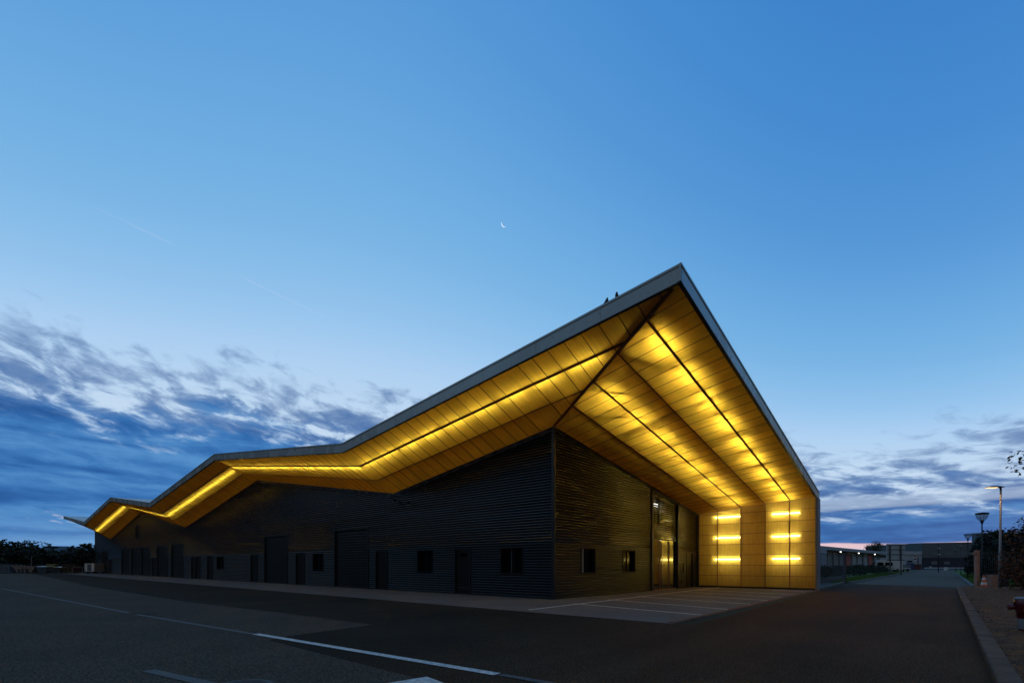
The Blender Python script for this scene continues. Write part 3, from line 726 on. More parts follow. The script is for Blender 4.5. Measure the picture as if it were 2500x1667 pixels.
for v in (5.95, 6.22, 6.6): g.box(UW+.05, UW+.07, -v-.012, -v+.012, .15, 3.6)
g.build('inner_bracing', M['beam'], B)
g = MB(); D = .75
g.quad((UW+D, 0, 0), (UW+D, -TV, 0), (UW+D, -TV, 5.6), (UW+D, 0, 5.6)); g.quad((UW, 0, 0), (UW+D, 0, 0), (UW+D, 0, 5.5), (UW, 0, 5.5)); g.quad((UW, -TV+.03, 0), (UW+D, -TV+.03, 0), (UW+D, -TV+.03, 5.6), (UW, -TV+.03, 5.6))
g.build('wall_backing', M['backing'], B)
g = MB(); g.box(UW-.03, UW+D+.02, -TV-.05, -TV+.02, 0, 5.42); g.box(UW-.06, UW-.01, -TV-.04, -TV+.07, 0, 5.45); g.build('end_panel', M['fasciaend'], B)
g = MB(); g.box(UW-.02, UW+.04, -TV+.06, 0, 0, .115); g.build('base_strip', M['black'], B)
for v0, v1, zs in ((1.10, 2.66, (1.86, 3.27, 4.62)), (4.55, 6.05, (1.87, 3.24, 4.62))):
    for z_ in zs:
        g = MB(); g.tube([(UW+.16, -v0, z_), (UW+.16, -v1, z_)], .028, 10); g.build('light_tube', M['tubew'], B)

# ------------------------------------------------------------------ trees and plants
def crown(pts, n, size, seed, flat=1.0):
    """leaf-size faces scattered through a list of ellipsoid clumps (cx,cy,cz,rx,ry,rz)"""
    rnd = random.Random(seed); g = MB(); tot = sum(p[3]*p[4]*p[5] for p in pts)**1.0
    for c in pts:
        k = int(n*c[3]*c[4]*c[5]/tot)
        for _ in range(k):
            while True:
                a, b, e = rnd.uniform(-1, 1), rnd.uniform(-1, 1), rnd.uniform(-1, 1); q = a*a+b*b+e*e
                if q <= 1 and (q > .25 or rnd.random() < .4): break
            p = Vector((c[0]+a*c[3], c[1]+b*c[4], c[2]+e*c[5]))
            s = size*rnd.uniform(.5, 1.3); t = Vector((rnd.gauss(0, 1), rnd.gauss(0, 1), rnd.gauss(0, .6))).normalized()
            w = t.cross(Vector((rnd.gauss(0, 1), rnd.gauss(0, 1), rnd.gauss(0, 1)))).normalized()
            g.add([p-t*s, p+w*s*.45, p+t*s, p-w*s*.45], [(0, 1, 2, 3)])
    return g
def clumps(cx, cy, z0, z1, r_, n, seed):
    rnd = random.Random(seed); o = []
    for i in range(n):
        t = rnd.random(); z_ = lerp(z0, z1, t); rr = r_*(1-.75*abs(t-.42)); a = rnd.uniform(0, 6.28); d = rr*math.sqrt(rnd.random())*.8; k = r_*rnd.uniform(.28, .5)
        o.append((cx+d*math.cos(a), cy+d*math.sin(a), z_, k, k, k*.8))
    return o
def tree(name, label, cat, loc, h, r_, n, leafm, size, seed, trunk=.2, z0=.3, group=None, nc=22):
    t = thing(name, label, cat, loc, 0, group)
    g = MB(); rnd = random.Random(seed)
    g.tube([(0, 0, 0), (.05*r_, 0, h*.35), (0, .05*r_, h*.8)], [trunk, trunk*.7, trunk*.2], 8)
    for i in range(7):
        a = rnd.uniform(0, 6.28); z_ = h*rnd.uniform(.25, .6); g.tube([(0, 0, z_), (math.cos(a)*r_*.45, math.sin(a)*r_*.45, z_+h*.14), (math.cos(a)*r_*.8, math.sin(a)*r_*.8, z_+h*.22)], [trunk*.4, trunk*.25, trunk*.08], 5)
    for i in range(16):
        a = rnd.uniform(0, 6.28); z_ = h*rnd.uniform(.5, .85); e = rnd.uniform(.85, 1.05)*r_; q = Vector((math.cos(a)*r_*.4, math.sin(a)*r_*.4, z_)); p_ = Vector((math.cos(a+.15)*e, math.sin(a+.15)*e, z_+rnd.uniform(-.3, .5)))
        g.tube([(0, 0, z_-.1*h), q, p_], [trunk*.25, trunk*.13, trunk*.04], 5)
    g.build('trunk', M['bark'], t)
    crown(clumps(0, 0, h*z0, h*.95, r_, nc, seed), n, size, seed).build('crown', leafm, t); return t

# left wood: one dark mass on the horizon
def woodland(name, x0, x1, y, hfun, n, size, seed, m, d=8, label=None):
    rnd = random.Random(seed); cl = []
    x = x0
    while x < x1:
        h = hfun(x)*rnd.uniform(.82, 1.08); r_ = rnd.uniform(1.6, 2.8)
        for _ in range(5): cl.append((x+rnd.uniform(-1, 1), y+rnd.uniform(0, d), h*rnd.uniform(.15, .85), r_, r_, h*.2))
        cl.append((x, y+rnd.uniform(0, 3), h-r_*.7, r_*.8, r_*.8, r_*.7)); x += rnd.uniform(1.4, 2.4)
    g = crown(cl, n, size, seed)
    # dark body behind the leaves so that no sky shows low down
    for i in range(40):
        xa, xb = lerp(x0, x1, i/40), lerp(x0, x1, (i+1)/40)
        g.box(xa, xb, y+d*.6, y+d, 0, hfun((xa+xb)/2)*.72)
    o = g.build(name, m); struct(o, 'stuff'); o['label'] = label
    return o
woodland('woodland', -130, -66, 96, lambda x: 5.4+.6*math.sin(x*.11)+.5*math.sin(x*.37+1), 16000, .42, 3, M['leafdark'], label='dark wood along the far edge of the yard')
g = MB(); hp = []
for i in range(61):
    x = -1500+i*50; z_ = 46+16*math.sin(i*.37)+9*math.sin(i*.91+1); hp.append((x, z_))
for (xa, za), (xb, zb) in zip(hp[:-1], hp[1:]):
    g.quad((xa, 1300, -5), (xb, 1300, -5), (xb, 1550, zb), (xa, 1550, za)); g.quad((xa, 1550, za), (xb, 1550, zb), (xb, 1900, -5), (xa, 1900, -5))
g.build('hills', M['hill'])['kind'] = 'structure'

# ------------------------------------------------------------------ yard objects far left (about 84 m away)
def at(px, Y, z=0): return ((px-1250)/1200*Y, Y, z)
Yd = 84
def zz(py, Y=Yd): return 1.5+(1378-py)*Y/1200
t = thing('shipping_container', 'grey ribbed container at the left edge of the yard', 'container', at(4, Yd))
g = MB(); g.box(-4.5, 1.35, 0, 2.3, .12, 1.6); g.build('body', M['cont'], t)
g = MB()
for i in range(14): g.box(-4.3+i*.4, -4.2+i*.4, -.05, 0, .2, 1.52)
g.build('ribs', M['cont'], t); g = MB(); g.box(-4.5, 1.38, -.06, .02, 1.6, 1.7); g.box(-4.5, 1.38, -.06, .02, .0, .12); g.build('rail', M['teal'], t)
t = thing('skip', 'pale rusty open skip with two arms, left part of the yard', 'skip', at(59, Yd))
g = MB(); g.hexa([(-1.3, 0, .25), (1.3, 0, .25), (1.3, 1.6, .25), (-1.3, 1.6, .25), (-1.9, -.1, 1.25), (1.9, -.1, 1.25), (1.9, 1.7, 1.25), (-1.9, 1.7, 1.25)]); g.build('body', M['rust'], t)
g = MB(); g.box(-1.95, 1.95, -.16, -.09, 1.2, 1.32); g.build('rim', M['rust'], t)
for x in (-.35, .35): g = MB(); g.bar((x, -.2, .2), (x*.7, -.2, 1.5), .14); g.build('lifting_arm', M['rust'], t)
g = MB(); g.box(-.9, .8, -.25, -.12, .1, .75); g.build('hitch', M['dark'], t)
def bin_(label, px, w, h, m, lid, name='waste_bin', group='bins lined up along the yard edge'):
    t = thing(name, label, 'bin', at(px, Yd), 0, group)
    g = MB(); g.hexa([(-w/2*.85, 0, .15), (w/2*.85, 0, .15), (w/2*.85, 1, .15), (-w/2*.85, 1, .15), (-w/2, -.05, h), (w/2, -.05, h), (w/2, 1.05, h), (-w/2, 1.05, h)]); g.build('body', m, t)
    g = MB(); g.hexa([(-w/2-.03, -.1, h), (w/2+.03, -.1, h), (w/2+.03, 1.1, h), (-w/2-.03, 1.1, h), (-w/2, 0, h+.08), (w/2, 0, h+.08), (w/2, 1, h+.16), (-w/2, 1, h+.16)]); g.build('lid', lid, t)
    for x in (-w*.35, w*.35): g = MB(); g.tube([(x-.04, .1, .08), (x+.04, .1, .08)], .08, 10); g.build('wheel', M['dark'], t)
    return t
bin_('dark teal bin with pale rim beside the pale skip', 102, 1.8, 1.15, M['teal'], M['clad2'])
bin_('black bin right of the two yellow boards', 140, 1.3, 1.05, M['dark'], M['clad2'])
t = thing('board_rack', 'dark rack carrying two bright yellow boards in the yard', 'rack', at(125.5, Yd))
for z_ in (1.15, 1.48): g = MB(); g.box(-.78, .78, -.1, .5, z_, z_+.10); g.build('yellow_board', M['yellow'], t)
g = MB()
for x in (-.7, .7): g.box(x-.05, x+.05, 0, .1, 0, 1.5)
g.box(-.7, .7, .05, .45, .3, 1.1); g.build('frame', M['dark'], t)
t = thing('pallet_stack', 'tall stack of wooden pallets left of the yard cage', 'pallet stack', at(159, Yd), 0, 'pallet stacks in the yard')
for k in range(9):
    g = MB(); z_ = k*.19
    for x in (-.45, 0, .45): g.box(x-.06, x+.06, 0, 1, z_, z_+.09)
    g.box(-.52, .52, 0, 1, z_+.09, z_+.12); o = g.build('pallet', M['wood'], t)
copy_thing(t, at(173, Yd), .1, 'pallet stack standing right behind the yard cage')
t = thing('mesh_cage', 'low brownish mesh cage between the pallets and the white truck', 'cage', at(189, Yd))
g = MB()
for x in (-.85, .85):
    for y in (0, 1.2): g.box(x-.03, x+.03, y-.03, y+.03, 0, 1.15)
g.box(-.88, .88, -.03, .03, 1.1, 1.16); g.box(-.88, .88, 1.17, 1.23, 1.1, 1.16); g.build('frame', M['rust'], t)
g = MB()
for i in range(12): g.box(-.8+i*.145, -.78+i*.145, 0, .02, .05, 1.1)
for i in range(6): g.box(-.85, .85, .02, .03, .15+i*.17, .17+i*.17)
g.build('mesh_panel', M['maroon'], t)
t = thing('white_truck', 'small white truck seen from behind with orange beacon by the hall end', 'truck', at(218, Yd-1))
g = MB(); g.box(-.82, .82, 0, 2.8, .35, 1.72); g.build('body', M['white'], t, bevel=.04)
g = MB(); g.box(-.32, .32, -.03, 0, .45, 1.6)
g.build('rear_opening', M['dark'], t)
g = MB()
for i in range(6): g.box(-.3, .3, -.06, -.031, .55+i*.18, .59+i*.18)
g.build('ladder', M['clad2'], t)
g = MB(); g.box(-.7, .7, -.1, .1, .2, .34); g.build('bumper', M['dark'], t)
for x in (-.6, .6): g = MB(); g.tube([(x-.1, .5, .3), (x+.1, .5, .3)], .3, 14); g.build('wheel', M['dark'], t)
g = MB(); g.lathe([(.0, .2), (.1, .18), (.12, .0)], 10, (.3, .4, 1.72)); g.build('beacon', M['beacon'], t)
t = thing('guard_post', 'thin grey post at the edge of the wood behind the skip', 'post', at(77, 88)); g = MB(); g.tube([(0, 0, 0), (0, 0, 3.0)], .05, 6); g.build('pole', M['galv'], t)

# ------------------------------------------------------------------ right side: gate, fences, lamps
def bars(name, label, cat, a, b, h, m, mp, gap=.115, z0=.12, th=.014):
    a = Vector(a); b = Vector(b); t = thing(name, label, cat, a); L = b-a; n = int(L.length/gap); d = L/n
    g = MB()
    for i in range(1, n): g.bar(d*i+Vector((0, 0, z0)), d*i+Vector((0, 0, h)), th)
    g.build('bars', m, t)
    for z_ in (z0, h-.03, .62): g = MB(); g.bar(Vector((0, 0, z_)), L+Vector((0, 0, z_)), .04, .05); g.build('rail', m, t)
    return t
gt = bars('sliding_gate', 'dark upright-bar gate between amber wall and grey gate post', 'gate', W(17.8, -6.75), W(30.6, -6.45), 2.25, M['fencep'], M['fencep'], .36, .35)
g = MB(); L_ = W(30.6, -6.45)-W(17.8, -6.75); g.bar(Vector((0, 0, .42)), L_+Vector((0, 0, .42)), .06, .2); g.build('bottom_beam', M['fence'], gt)
g = MB(); g.bar(L_+Vector((.1, .1, 0)), L_+Vector((.1, .1, 2.45)), .16); g.build('post', M['fencep'], gt)
o = bars('mesh_fence', 'dark mesh fence panel behind the cone and cabinet', 'fence', W(29.9, -14.5), W(30.4, -19.5), 2.35, M['fence'], M['fencep'], .10, .15)
t = thing('gate_post', 'salmon coloured square gate post beside the traffic cone', 'post', W(29.72, -14.22))
g = MB(); g.box(-.11, .11, -.11, .11, 0, 2.5); g.build('pillar', M['pinkpost'], t, bevel=.01)
g = MB(); g.box(-.26, -.11, -.05, .05, 2.22, 2.34); g.build('gate_catch', M['pinkpost'], t)
g = MB(); g.box(.11, .17, -.06, .06, .95, 1.12); g.build('lock_box', M['galv'], t)
t = thing('traffic_cone', 'orange and white striped traffic cone beside the salmon post', 'cone', W(28.33, -14.51))
prof = [(.19, .05), (.165, .18), (.135, .34), (.105, .50), (.075, .65), (.045, .80), (.0, .81)]
for (r0, z0), (r1, z1), m_, nm in zip(prof[:-1], prof[1:], ('orange', 'conew', 'orange', 'conew', 'orange', 'orange'), ('lower_band', 'white_band', 'middle_band', 'white_band', 'tip', 'cap')):
    g = MB(); g.lathe([(r0, z0), (r1, z1)], 16); g.build(nm, M[m_], t)
g = MB(); g.box(-.21, .21, -.21, .21, 0, .05); g.build('base', M['orange'], t)
t = thing('electric_cabinet', 'low salmon cabinet behind the grey street lamp', 'cabinet', W(29.5, -15.0), ANG-R(40))
g = MB(); g.box(-.30, .30, -.18, .18, 0, .78); g.build('body', M['cab'], t, bevel=.01)
g = MB(); g.box(-.32, .32, -.2, .2, .78, .83); g.build('top', M['cab'], t)
g = MB(); g.box(-.27, .27, -.187, -.18, .06, .72); g.build('door', M['cab'], t)
t = thing('plinth_block', 'dark meter housing right of the salmon cabinet', 'cabinet', W(29.75, -15.55)); g = MB(); g.box(-.17, .17, -.17, .17, 0, .80); g.build('body', M['dark'], t)
# tall street lamp, lit
t = thing('street_lamp', 'tall grey street lamp with lit warm lantern above the red-brown shrub', 'street lamp', W(25.2, -15.09))
g = MB(); g.tube([(0, 0, 0), (0, 0, 2.2), (.01, 0, 2.25), (.05, 0, 6.1)], [.085, .08, .062, .05], 14); g.build('pole', M['galv'], t, smooth=True)
g = MB(); g.box(-.10, .10, -.10, .10, 0, .05); g.build('base', M['galv'], t)
g = MB(); n_ = 12; vs = []; fs = []
for i in range(n_+1):
    u = i/n_; x = .22-1.12*u; w = .17*math.sin(math.pi*min(1, .12+.86*u))**.6; hh = .11*math.sin(math.pi*min(1, .15+.8*u))
    for k in range(9):
        a = math.pi*k/8; vs.append((x, -w*math.cos(a), 6.22+hh*math.sin(a)-.03*u))
for i in range(n_):
    for k in range(8): fs.append((i*9+k, i*9+k+1, (i+1)*9+k+1, (i+1)*9+k))
    fs.append((i*9+8, i*9, (i+1)*9, (i+1)*9+8))
g.add(vs, fs); g.build('lamp_head', M['lamphead'], t, smooth=True)
g = MB(); g.hexa([(-.80, -.10, 6.165), (-.28, -.12, 6.165), (-.28, .12, 6.165), (-.80, .10, 6.165), (-.82, -.11, 6.20), (-.24, -.13, 6.21), (-.24, .13, 6.21), (-.82, .11, 6.20)]); g.build('lens', M['sodium'], t)
g = MB(); g.tube([(.05, 0, 6.05), (.02, 0, 6.22)], .055, 10); g.build('neck', M['lampblk'], t)
ld = bpy.data.lights.new('lantern_light', 'SPOT'); ld.energy = 90; ld.color = (1, .58, .28); ld.spot_size = R(150); ld.spot_blend = .7; ld.shadow_soft_size = .15
lo = bpy.data.objects.new('lantern_light', ld); C.objects.link(lo); lo.parent = t; lo.location = (-.55, 0, 6.12)
# bowl lamps
def bowl_lamp(label, loc, group):
    t = thing('bowl_lamp', label, 'lamp post', loc, 0, group)
    g = MB(); g.tube([(0, 0, 0), (0, 0, 1.0), (0, 0, 4.3)], [.06, .045, .035], 10); g.build('pole', M['lampblk'], t, smooth=True)
    g = MB(); g.lathe([(.035, 4.2), (.06, 4.3), (.12, 4.45), (.05, 4.5), (0, 4.5)], 16); g.build('neck', M['lampblk'], t, smooth=True)
    g = MB(); g.lathe([(.13, 4.46), (.22, 4.58), (.30, 4.74), (.34, 4.90)], 20); g.build('lamp_bowl', M['lampglass'], t, smooth=True)
    g = MB(); g.lathe([(.345, 4.88), (.37, 4.92), (.36, 4.96), (.2, 5.0), (0, 5.02)], 20)
    for k in range(4):
        a = k*1.5708+.5; g.tube([(.12*math.cos(a), .12*math.sin(a), 4.45), (.25*math.cos(a), .25*math.sin(a), 4.60), (.35*math.cos(a), .35*math.sin(a), 4.90)], .012, 5)
    g.build('lamp_cap', M['lampblk'], t, smooth=True); return t
GL = 'black bowl lamps along the road'
bl = bowl_lamp('nearest black bowl lamp, standing behind the cone', at(2397.5, 33), GL)
for px, Y, lb in ((2363, 56, 'second black bowl lamp along the road, behind the salmon post'), (2346, 82, 'third black bowl lamp, against the slate building'), (2333.6, 100, 'farthest and smallest black bowl lamp in the road row')):
    copy_thing(bl, at(px, Y), .3*Y, lb)
t = thing('yard_mast', 'thin mast with two small floodlights before the slate building', 'mast', at(2291, 95))
g = MB(); g.tube([(0, 0, 0), (0, 0, 5.6)], [.09, .05], 8); g.build('pole', M['lampblk'], t)
for z_ in (3.5, 4.7): g = MB(); g.box(-.1, .28, -.15, .0, z_-.1, z_+.1); g.build('floodlight', M['clad2'], t)

# hydrant
t = thing('fire_hydrant', 'red fire hydrant with white band on the mulch bed', 'fire hydrant', (10.86, 10.42, .0), R(25))
g = MB(); g.lathe([(.13, .0), (.13, .05), (.085, .06), (.085, .16)], 24); g.build('foot', M['red'], t, smooth=False)
g = MB(); g.lathe([(.10, .14), (.105, .17), (.11, .34), (.105, .36)], 24); g.build('white_band', M['blind2'], t, smooth=True)
g = MB(); g.lathe([(.105, .36), (.12, .38), (.125, .52), (.165, .56), (.165, .70), (.15, .76), (.14, .765)], 24); g.build('barrel', M['red'], t, smooth=True)
g = MB(); g.lathe([(.155, .755), (.16, .79), (.13, .81), (0, .815)], 24); g.build('lid', M['blind2'], t, smooth=False)
for a, z_, r_ in ((-2.6, .55, .055), (-1.75, .64, .05), (2.1, .60, .05)):
    g = MB(); c, s_ = math.cos(a), math.sin(a)
    g.tube([(c*.10, s_*.10, z_), (c*.20, s_*.20, z_), (c*.20, s_*.20, z_), (c*.25, s_*.25, z_-.005)], [r_, r_, r_*1.25, r_*1.2], 14); g.build('outlet_cap', M['red'], t)

# shrubs on the right
pr = W(23, -17.0)+Vector((.55, 0, 0))
def shrub(label, loc, h, r_, n, m, size, seed, group=None, name='shrub'):
    t = thing(name, label, 'shrub', loc, 0, group); g = MB(); rnd = random.Random(seed)
    for i in range(9):
        a = rnd.uniform(0, 6.28); g.tube([(0, 0, 0), (math.cos(a)*r_*.3, math.sin(a)*r_*.3, h*.4), (math.cos(a)*r_*.7, math.sin(a)*r_*.7, h*.85)], [.05, .035, .01], 5)
    g.build('stems', M['bark'], t); cl = clumps(0, 0, h*.12, h*.86, r_, 34, seed)+clumps(0, 0, .3, h*.45, r_*.95, 16, seed+1)
    crown(cl, n, size, seed).build('foliage', m, t); return t
shrub('big red-brown shrub in front of the grey street lamp', (pr.x, pr.y, .1), 4.3, 2.55, 16000, M['leafred'], .085, 11)
p2 = W(17.5, -17.6); shrub('dark shrub at the right edge behind the hydrant', (p2.x, p2.y, .1), 3.6, 2.3, 9000, M['leafdark'], .085, 12)
p3 = Vector(at(2735, 24)); tree('street_tree', 'green tree whose leafy twigs enter at the right edge', 'tree', (p3.x, p3.y, .1), 9.0, 3.5, 7000, M['leafgreen'], .11, 21, .14, .62)
for i, (px, Y, h, r_, lb) in enumerate(((2408, 62, 4.6, 2.3, 'dark tree behind the first bowl lamp'), (2426, 58, 5.2, 2.5, 'tallest dark tree behind the mesh fence'), (2450, 55, 4.8, 2.6, 'dark tree right of the grey street lamp pole'), (2392, 72, 4.2, 1.9, 'low dark tree right beside the second bowl lamp'), (2462, 50, 4.9, 2.8, 'dark tree behind the red-brown shrub'))):
    tree('hedge_tree', lb, 'tree', at(px, Y), h, r_, 2600, M['leafdark'], .22, 40+i, .12, .12, 'dark trees behind the mesh fence')
t = thing('distant_building', 'pale block peeping above the dark trees by the road', 'building', at(2435, 150)); g = MB(); g.box(-5, 15, 0, 3, 0, 11.0); g.build('walls', M['blind'], t)
g = MB(); g.box(-5.2, 15.2, -.2, 3.2, 11.0, 11.3); g.build('roof', M['clad2'], t)

# ------------------------------------------------------------------ background buildings on the right
def frame_obj(name, label, cat, p0, p1):
    a = Vector((p0[0], p0[1], 0)); b = Vector((p1[0], p1[1], 0)); t = thing(name, label, cat, a, math.atan2(b.y-a.y, b.x-a.x)); return t, (b-a).length
P0 = (at(1985, 79)[0], 79); P1 = (P0[0]+1.03*39.5, 79+39.5)
t, L = frame_obj('dock_building', 'low grey warehouse with a row of grey and red dock doors behind the gate', 'warehouse', P0, P1)
def along(px):      # distance along the front where the line of sight through column px meets it
    r_ = (px-1250)/1200; ux, uy = math.cos(t.rotation_euler.z), math.sin(t.rotation_euler.z)
    return (P0[0]-r_*P0[1])/(r_*uy-ux)
g = MB(); g.box(0, L, .35, 22, 0, 4.0); g.build('walls', M['cladd'], t)
g = MB(); g.box(-.3, L+.3, -.9, 22.3, 4.0, 4.55); g.build('roof', M['clad'], t)
g = MB(); g.box(-.3, along(2004.5), -.85, .34, 0, 4.0); g.build('end_pier', M['clad'], t)
for i, (a, b, c) in enumerate(((145, 210, 1), (245, 305, 0), (330, 390, 0), (412, 465, 0), (500, 560, 1), (585, 635, 0), (655, 710, 0), (735, 785, 0), (808, 855, 1), (880, 925, 0))):
    xa, xb = along(1980+a/5.6), along(1980+b/5.6)
    g = MB(); g.box(xa, xb, .22, .34, .2, 3.75); d_ = g.build('dock_door', M['reddoor' if c else 'greydoor'], t)
    g = MB()
    for f in (.28, .72): g.box(lerp(xa, xb, f)-.35, lerp(xa, xb, f)+.35, .19, .218, 3.25, 3.42)
    g.build('door_light', M['dark'], d_)
for px in (1980+338/5.6, 1980+592/5.6, 1980+818/5.6):
    xa = along(px); g = MB(); g.lathe([(0, -.10), (.09, -.06), (.11, 0), (.09, .06), (0, .10)], 10, (xa, -.75, 3.82)); g.build('soffit_lamp', M['whitelamp'], t)
# pale long building
t = thing('pale_warehouse', 'long pale grey warehouse behind the sign board', 'warehouse', at(2130, 170))
g = MB(); g.box(0, 17, 0, 20, 0, 5.0); g.build('lower_wall', M['clad'], t)
g = MB(); g.box(-.1, 17, -.2, 20, 5.0, 6.15); g.build('upper_band', M['clad2'], t)
for x0, x1, z0, z1 in ((2.4, 5.0, 4.0, 4.8), (2.4, 6.0, 1.2, 2.6), (11.9, 13.8, 1.8, 3.0)):
    g = MB(); g.box(x0, x1, -.05, 0, z0, z1); g.build('window', M['dark'], t)
g = MB(); g.box(15.6, 15.8, -.3, -.1, 0, 4.2); g.build('downpipe', M['cladd'], t)
t = thing('warning_panel', 'small red and white striped panel in front of the pale warehouse', 'sign', at(2234.5, 150))
for k, c in enumerate(('white', 'maroon', 'white', 'reddoor')): g = MB(); g.box(-.35, .35, 0, .05, 2.6+k*.4, 3.0+k*.4); g.build('stripe', M[c], t)
g = MB(); g.box(-.05, .05, .05, .1, 0, 4.2); g.build('post', M['galv'], t)
# slate building
t = thing('slate_building', 'slate grey block with navy plinth at the end of the road', 'building', at(2251, 190))
g = MB(); g.box(0, 24, 0, 30, 4.2, 9.9); g.add([(0, -.02, 9.85), (24, -.02, 9.85), (24, -.02, 10.35), (0, -.02, 9.9)], [(0, 1, 2, 3)]); g.build('upper_wall', M['cladd'], t)
g = MB(); g.box(.05, 24, .1, 30, 0, 4.2); g.build('plinth', M['navy'], t)
for x0, x1, z0, z1 in ((3.6, 5.8, 1.6, 2.8), (8.5, 10.7, 1.6, 2.8), (3.5, 5.9, 5.2, 6.5), (8.5, 11, 5.2, 6.5), (14.5, 16.5, 5.2, 6.5), (17, 19, 5.2, 6.5)):
    g = MB(); g.box(x0, x1, -.06, .09, z0, z1); g.build('window', M['blind'], t)
g = MB(); g.box(0, 20, -1.2, -1.0, 0, .5); g.build('low_wall', M['clad'], t)
g = MB(); g.box(2.5, 3.0, -.9, -.3, 0, .9); g.build('white_box', M['white'], t)
# sign board seen from behind
t = thing('sign_board', 'large grey sign board seen from behind on two posts', 'sign board', at(2187, 72))
g = MB(); g.box(-1.38, 1.38, 0, .05, 2.1, 4.55); g.build('board', M['boardb'], t)
for x in (-.92, .66): g = MB(); g.box(x-.07, x+.07, -.18, -.06, 0, 4.4); g.build('post', M['fencep'], t)
for z_ in (2.2, 3.0, 3.72, 4.35): g = MB(); g.box(-1.3, 1.3, -.055, -.003, z_-.04, z_+.04); g.build('rail', M['fencep'], t)
# van
t = thing('white_van', 'white van with raised roof parked behind the verge bushes', 'van', at(2163, 104), R(-22))
g = MB(); prof = [(-2.6, .4), (-2.6, 1.1), (-2.45, 1.25), (-1.9, 2.15), (-1.4, 2.5), (2.6, 2.5), (2.6, .4)]
n_ = len(prof); g.add([(x, -.95, z_) for x, z_ in prof]+[(x, .95, z_) for x, z_ in prof], [tuple(range(n_)), tuple(range(2*n_-1, n_-1, -1))]+[(i, (i+1) % n_, n_+(i+1) % n_, n_+i) for i in range(n_)]); g.build('body', M['white'], t)
g = MB(); g.hexa([(-2.46, -.85, 1.28), (-2.46, .85, 1.28), (-2.40, .85, 1.30), (-2.40, -.85, 1.30), (-1.96, -.8, 2.12), (-1.96, .8, 2.12), (-1.88, .8, 2.12), (-1.88, -.8, 2.12)]); g.build('windscreen', M['glass'], t)
g = MB(); g.box(-1.75, -.7, -.965, -.951, 1.3, 2.0); g.box(-.4, .9, -.965, -.951, 1.3, 2.0); g.build('side_window', M['glass'], t)
for x in (-1.7, 1.7):
    for y in (-.85, .85): g = MB(); g.tube([(x, y-.1, .36), (x, y+.1, .36)], .36, 14); g.build('wheel', M['dark'], t)
t = thing('white_trailer', 'small pale flatbed trailer parked right of the van', 'trailer', at(2205, 104)); g = MB(); g.box(-.6, 1.6, 0, 1.2, .6, .85); g.build('bed', M['clad2'], t)
g = MB(); g.box(-.6, 1.6, 0, .06, .95, 1.5); g.build('side_board', M['blind'], t)
for x in (0, 1.0): g = MB(); g.tube([(x, 0, .35), (x, .15, .35)], .33, 12); g.build('wheel', M['dark'], t)
for nm, lb, px, m_, w, h in (('blue_container', 'blue bin container left of the slate building', 2226.5, 'blue', 1.3, 2.0), ('maroon_skip', 'maroon skip against the slate building corner', 2241, 'maroon', 2.0, 1.5)):
    t = thing(nm, lb, 'container', at(px, 138)); g = MB(); g.hexa([(-w/2*.9, 0, .1), (w/2*.9, 0, .1), (w/2*.9, 1.2, .1), (-w/2*.9, 1.2, .1), (-w/2, 0, h), (w/2, 0, h), (w/2, 1.3, h), (-w/2, 1.3, h)]); g.build('body', M[m_], t)
    g = MB(); g.box(-w/2-.05, w/2+.05, -.05, 1.35, h, h+.12); g.build('lid', M['clad2' if nm[0] == 'b' else 'maroon'], t)
t = thing('utility_box', 'white utility box at the far end of the road', 'cabinet', at(2311, 126)); g = MB(); g.box(-.35, .35, 0, .4, 0, .85); g.build('body', M['white'], t); g = MB(); g.box(-.38, .38, -.03, .43, .85, .92); g.build('top', M['clad2'], t)
tree('far_tree', 'round olive tree rising behind the grey warehouse', 'tree', at(2132, 175), 9.2, 3.6, 3200, M['leafolive'], .26, 77, .25, .35)
tree('far_tree', 'small tree crown just above the pale warehouse roof', 'tree', at(2243, 210), 8.4, 2.4, 900, M['leafdark'], .26, 78, .25, .4)

# verge bushes and grass
def stuff_leaves(name, cl, n, size, m, seed, label): o = crown(cl, n, size, seed).build(name, m); struct(o, 'stuff'); o['label'] = label; return o
rnd = random.Random(5); cl = []
for i in range(70):
    u = rnd.uniform(33, 100); p = W(u, rnd.uniform(-5.2, -1.0+.02*u)); cl.append((p.x, p.y, .45+.004*u, 1.0, 1.0, rnd.uniform(.45, .9)))
for i in range(26):
    u = rnd.uniform(20, 33); p = W(u, rnd.uniform(-5.2, -1)); cl.append((p.x, p.y, .4, .8, .8, rnd.uniform(.3, .7)))
stuff_leaves('verge_bushes', cl, 22000, .10, M['leafdark'], 9, 'low dark bushes between the road verge and the warehouse')
def blades(name, region, n, h, m, seed, label, z=0):
    rnd = random.Random(seed); g = MB()
    for _ in range(n):
        u, s_ = region(rnd); p = W(u, s_); a = rnd.uniform(0, 6.28); w = h*.10; k = h*rnd.uniform(.5, 1.2); t = Vector((math.cos(a), math.sin(a), 0)); l = Vector((rnd.uniform(-.4, .4)*k, rnd.uniform(-.4, .4)*k, k))
        q = Vector((p.x, p.y, z)); g.add([q-t*w, q+t*w, q+l], [(0, 1, 2)])
    o = g.build(name, m); struct(o, 'stuff'); o['label'] = label; return o
blades('grass', lambda r: (31.5+70*r.random()**1.6, -6.7+r.random()*2.6), 12000, .12, M['grass'], 31, 'short grass on the verge left of the road')
blades('bank_grass', lambda r: (30+60*r.random()**1.5, -14.2-r.random()*4), 12000, .14, M['grass'], 32, 'grass on the bank right of the road')
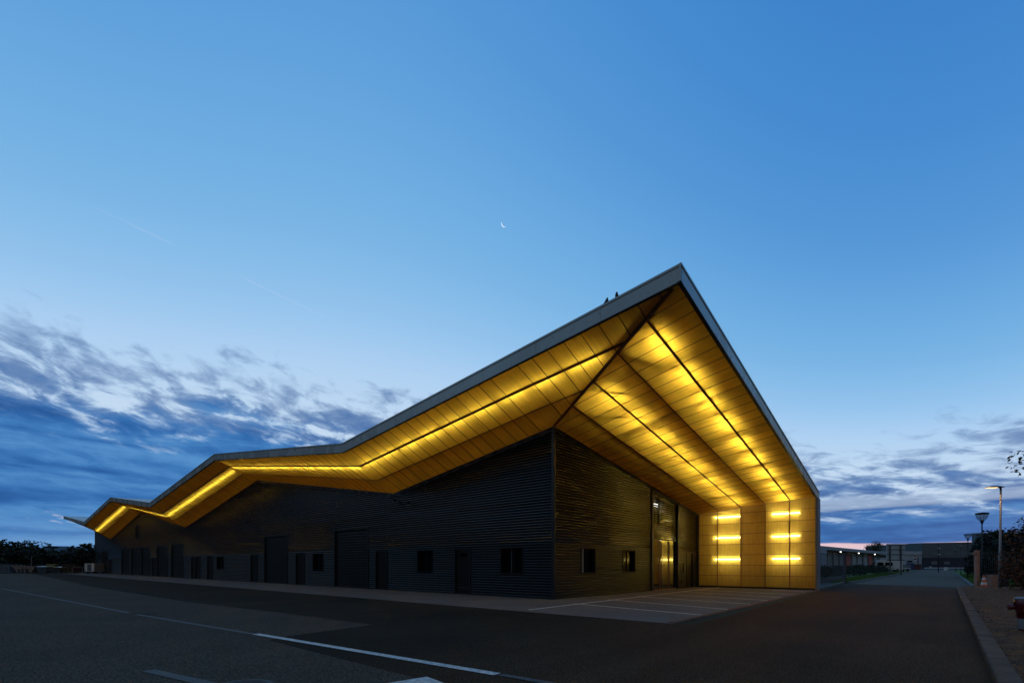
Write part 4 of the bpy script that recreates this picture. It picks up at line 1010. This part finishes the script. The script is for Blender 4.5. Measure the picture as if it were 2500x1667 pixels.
# mulch chips and fallen leaves on the bed
rnd = random.Random(8); g = MB()
for _ in range(9000):
    u = rnd.uniform(-9, 26.5); s_ = -13.3-rnd.random()**1.4*5; p = W(u, s_, .105); a = rnd.uniform(0, 6.28); L_ = rnd.uniform(.012, .045); t = Vector((math.cos(a), math.sin(a), rnd.uniform(-.3, .3))); n_ = Vector((-t.y, t.x, rnd.uniform(-.2, .2)))*rnd.uniform(.3, .6); b = Vector((0, 0, rnd.uniform(0, .03)))
    g.add([p+b-t*L_, p+b+n_*L_, p+b+t*L_, p+b-n_*L_], [(0, 1, 2, 3)])
o = g.build('mulch_chips', mat('bark_chips', (.11, .042, .013), .9, 0, .1, 9, .5, col2=(.26, .13, .055))); struct(o, 'stuff'); o['label'] = 'bark chips and dead leaves on the planting bed'

# ------------------------------------------------------------------ two pigeons on the roof edge, moon
def bird(loc, rz, label, lean=0):
    t = thing('perched_bird', label, 'bird', loc, rz, 'birds perched on the roof edge')
    me = bpy.data.meshes.new('body'); vs = [(0, 0, .035), (0, 0, .085), (-.02, 0, .135), (-.03, 0, .175), (-.033, 0, .20), (-.062, 0, .198), (.05, 0, .055), (.115, 0, .015), (0, .02, .0), (0, -.02, .0)]
    me.from_pydata(vs, [(0, 1), (1, 2), (2, 3), (3, 4), (4, 5), (0, 6), (6, 7), (0, 8), (0, 9)], [])
    o = bpy.data.objects.new('body', me); C.objects.link(o); o.parent = t; me.materials.append(M['bird'])
    sk = o.modifiers.new('skin', 'SKIN')
    for v, r_ in zip(me.skin_vertices[0].data, (.056, .074, .060, .036, .038, .010, .044, .016, .008, .008)): v.radius = (r_, r_)
    me.skin_vertices[0].data[0].use_root = True
    o.modifiers.new('sub', 'SUBSURF').levels = 2; o.modifiers['sub'].render_levels = 2
    return t
for v, rz, lb in ((4.50, 2.6, 'left dark bird standing upright on the fascia'), (4.87, 1.2, 'right dark bird on the fascia, closer to the roof tip')):
    s_ = -v; p = W(-OV+.06, s_, ze(s_)+.5)
    b_ = bird((p.x, p.y, p.z-.004), rz, lb); b_.scale = (.9, .9, .9)
g = MB(); Dm = 3000; c = Vector(((1231-1250)/1200*Dm, Dm, 1.5+(1378-546.5)/1200*Dm)); rr = 6.9/1200*Dm
dirv = (c-Vector((0, 0, 1.5))).normalized(); ex = dirv.cross(Vector((0, 0, 1))).normalized(); ey = ex.cross(dirv).normalized()
vs = []; fs = []; n_ = 24; a0 = math.radians(225)
for i in range(n_+1):
    a = a0-R(78)+R(156)*i/n_; th = .22*math.cos((i/n_-.5)*math.pi)
    for k, (r_, off) in enumerate(((rr, 0), (rr*(1-th-.01), 0), (rr*(1-th/2), 6))):
        vs.append(c+ex*math.cos(a)*r_+ey*math.sin(a)*r_-dirv*off)
for i in range(n_):
    b = i*3; fs += [(b, b+3, b+5, b+2), (b+2, b+5, b+4, b+1), (b+1, b+4, b+3, b)]
g.add(vs, fs); o = g.build('moon', M['moon']); tag(o, 'thin white crescent moon high in the clear sky', 'moon')
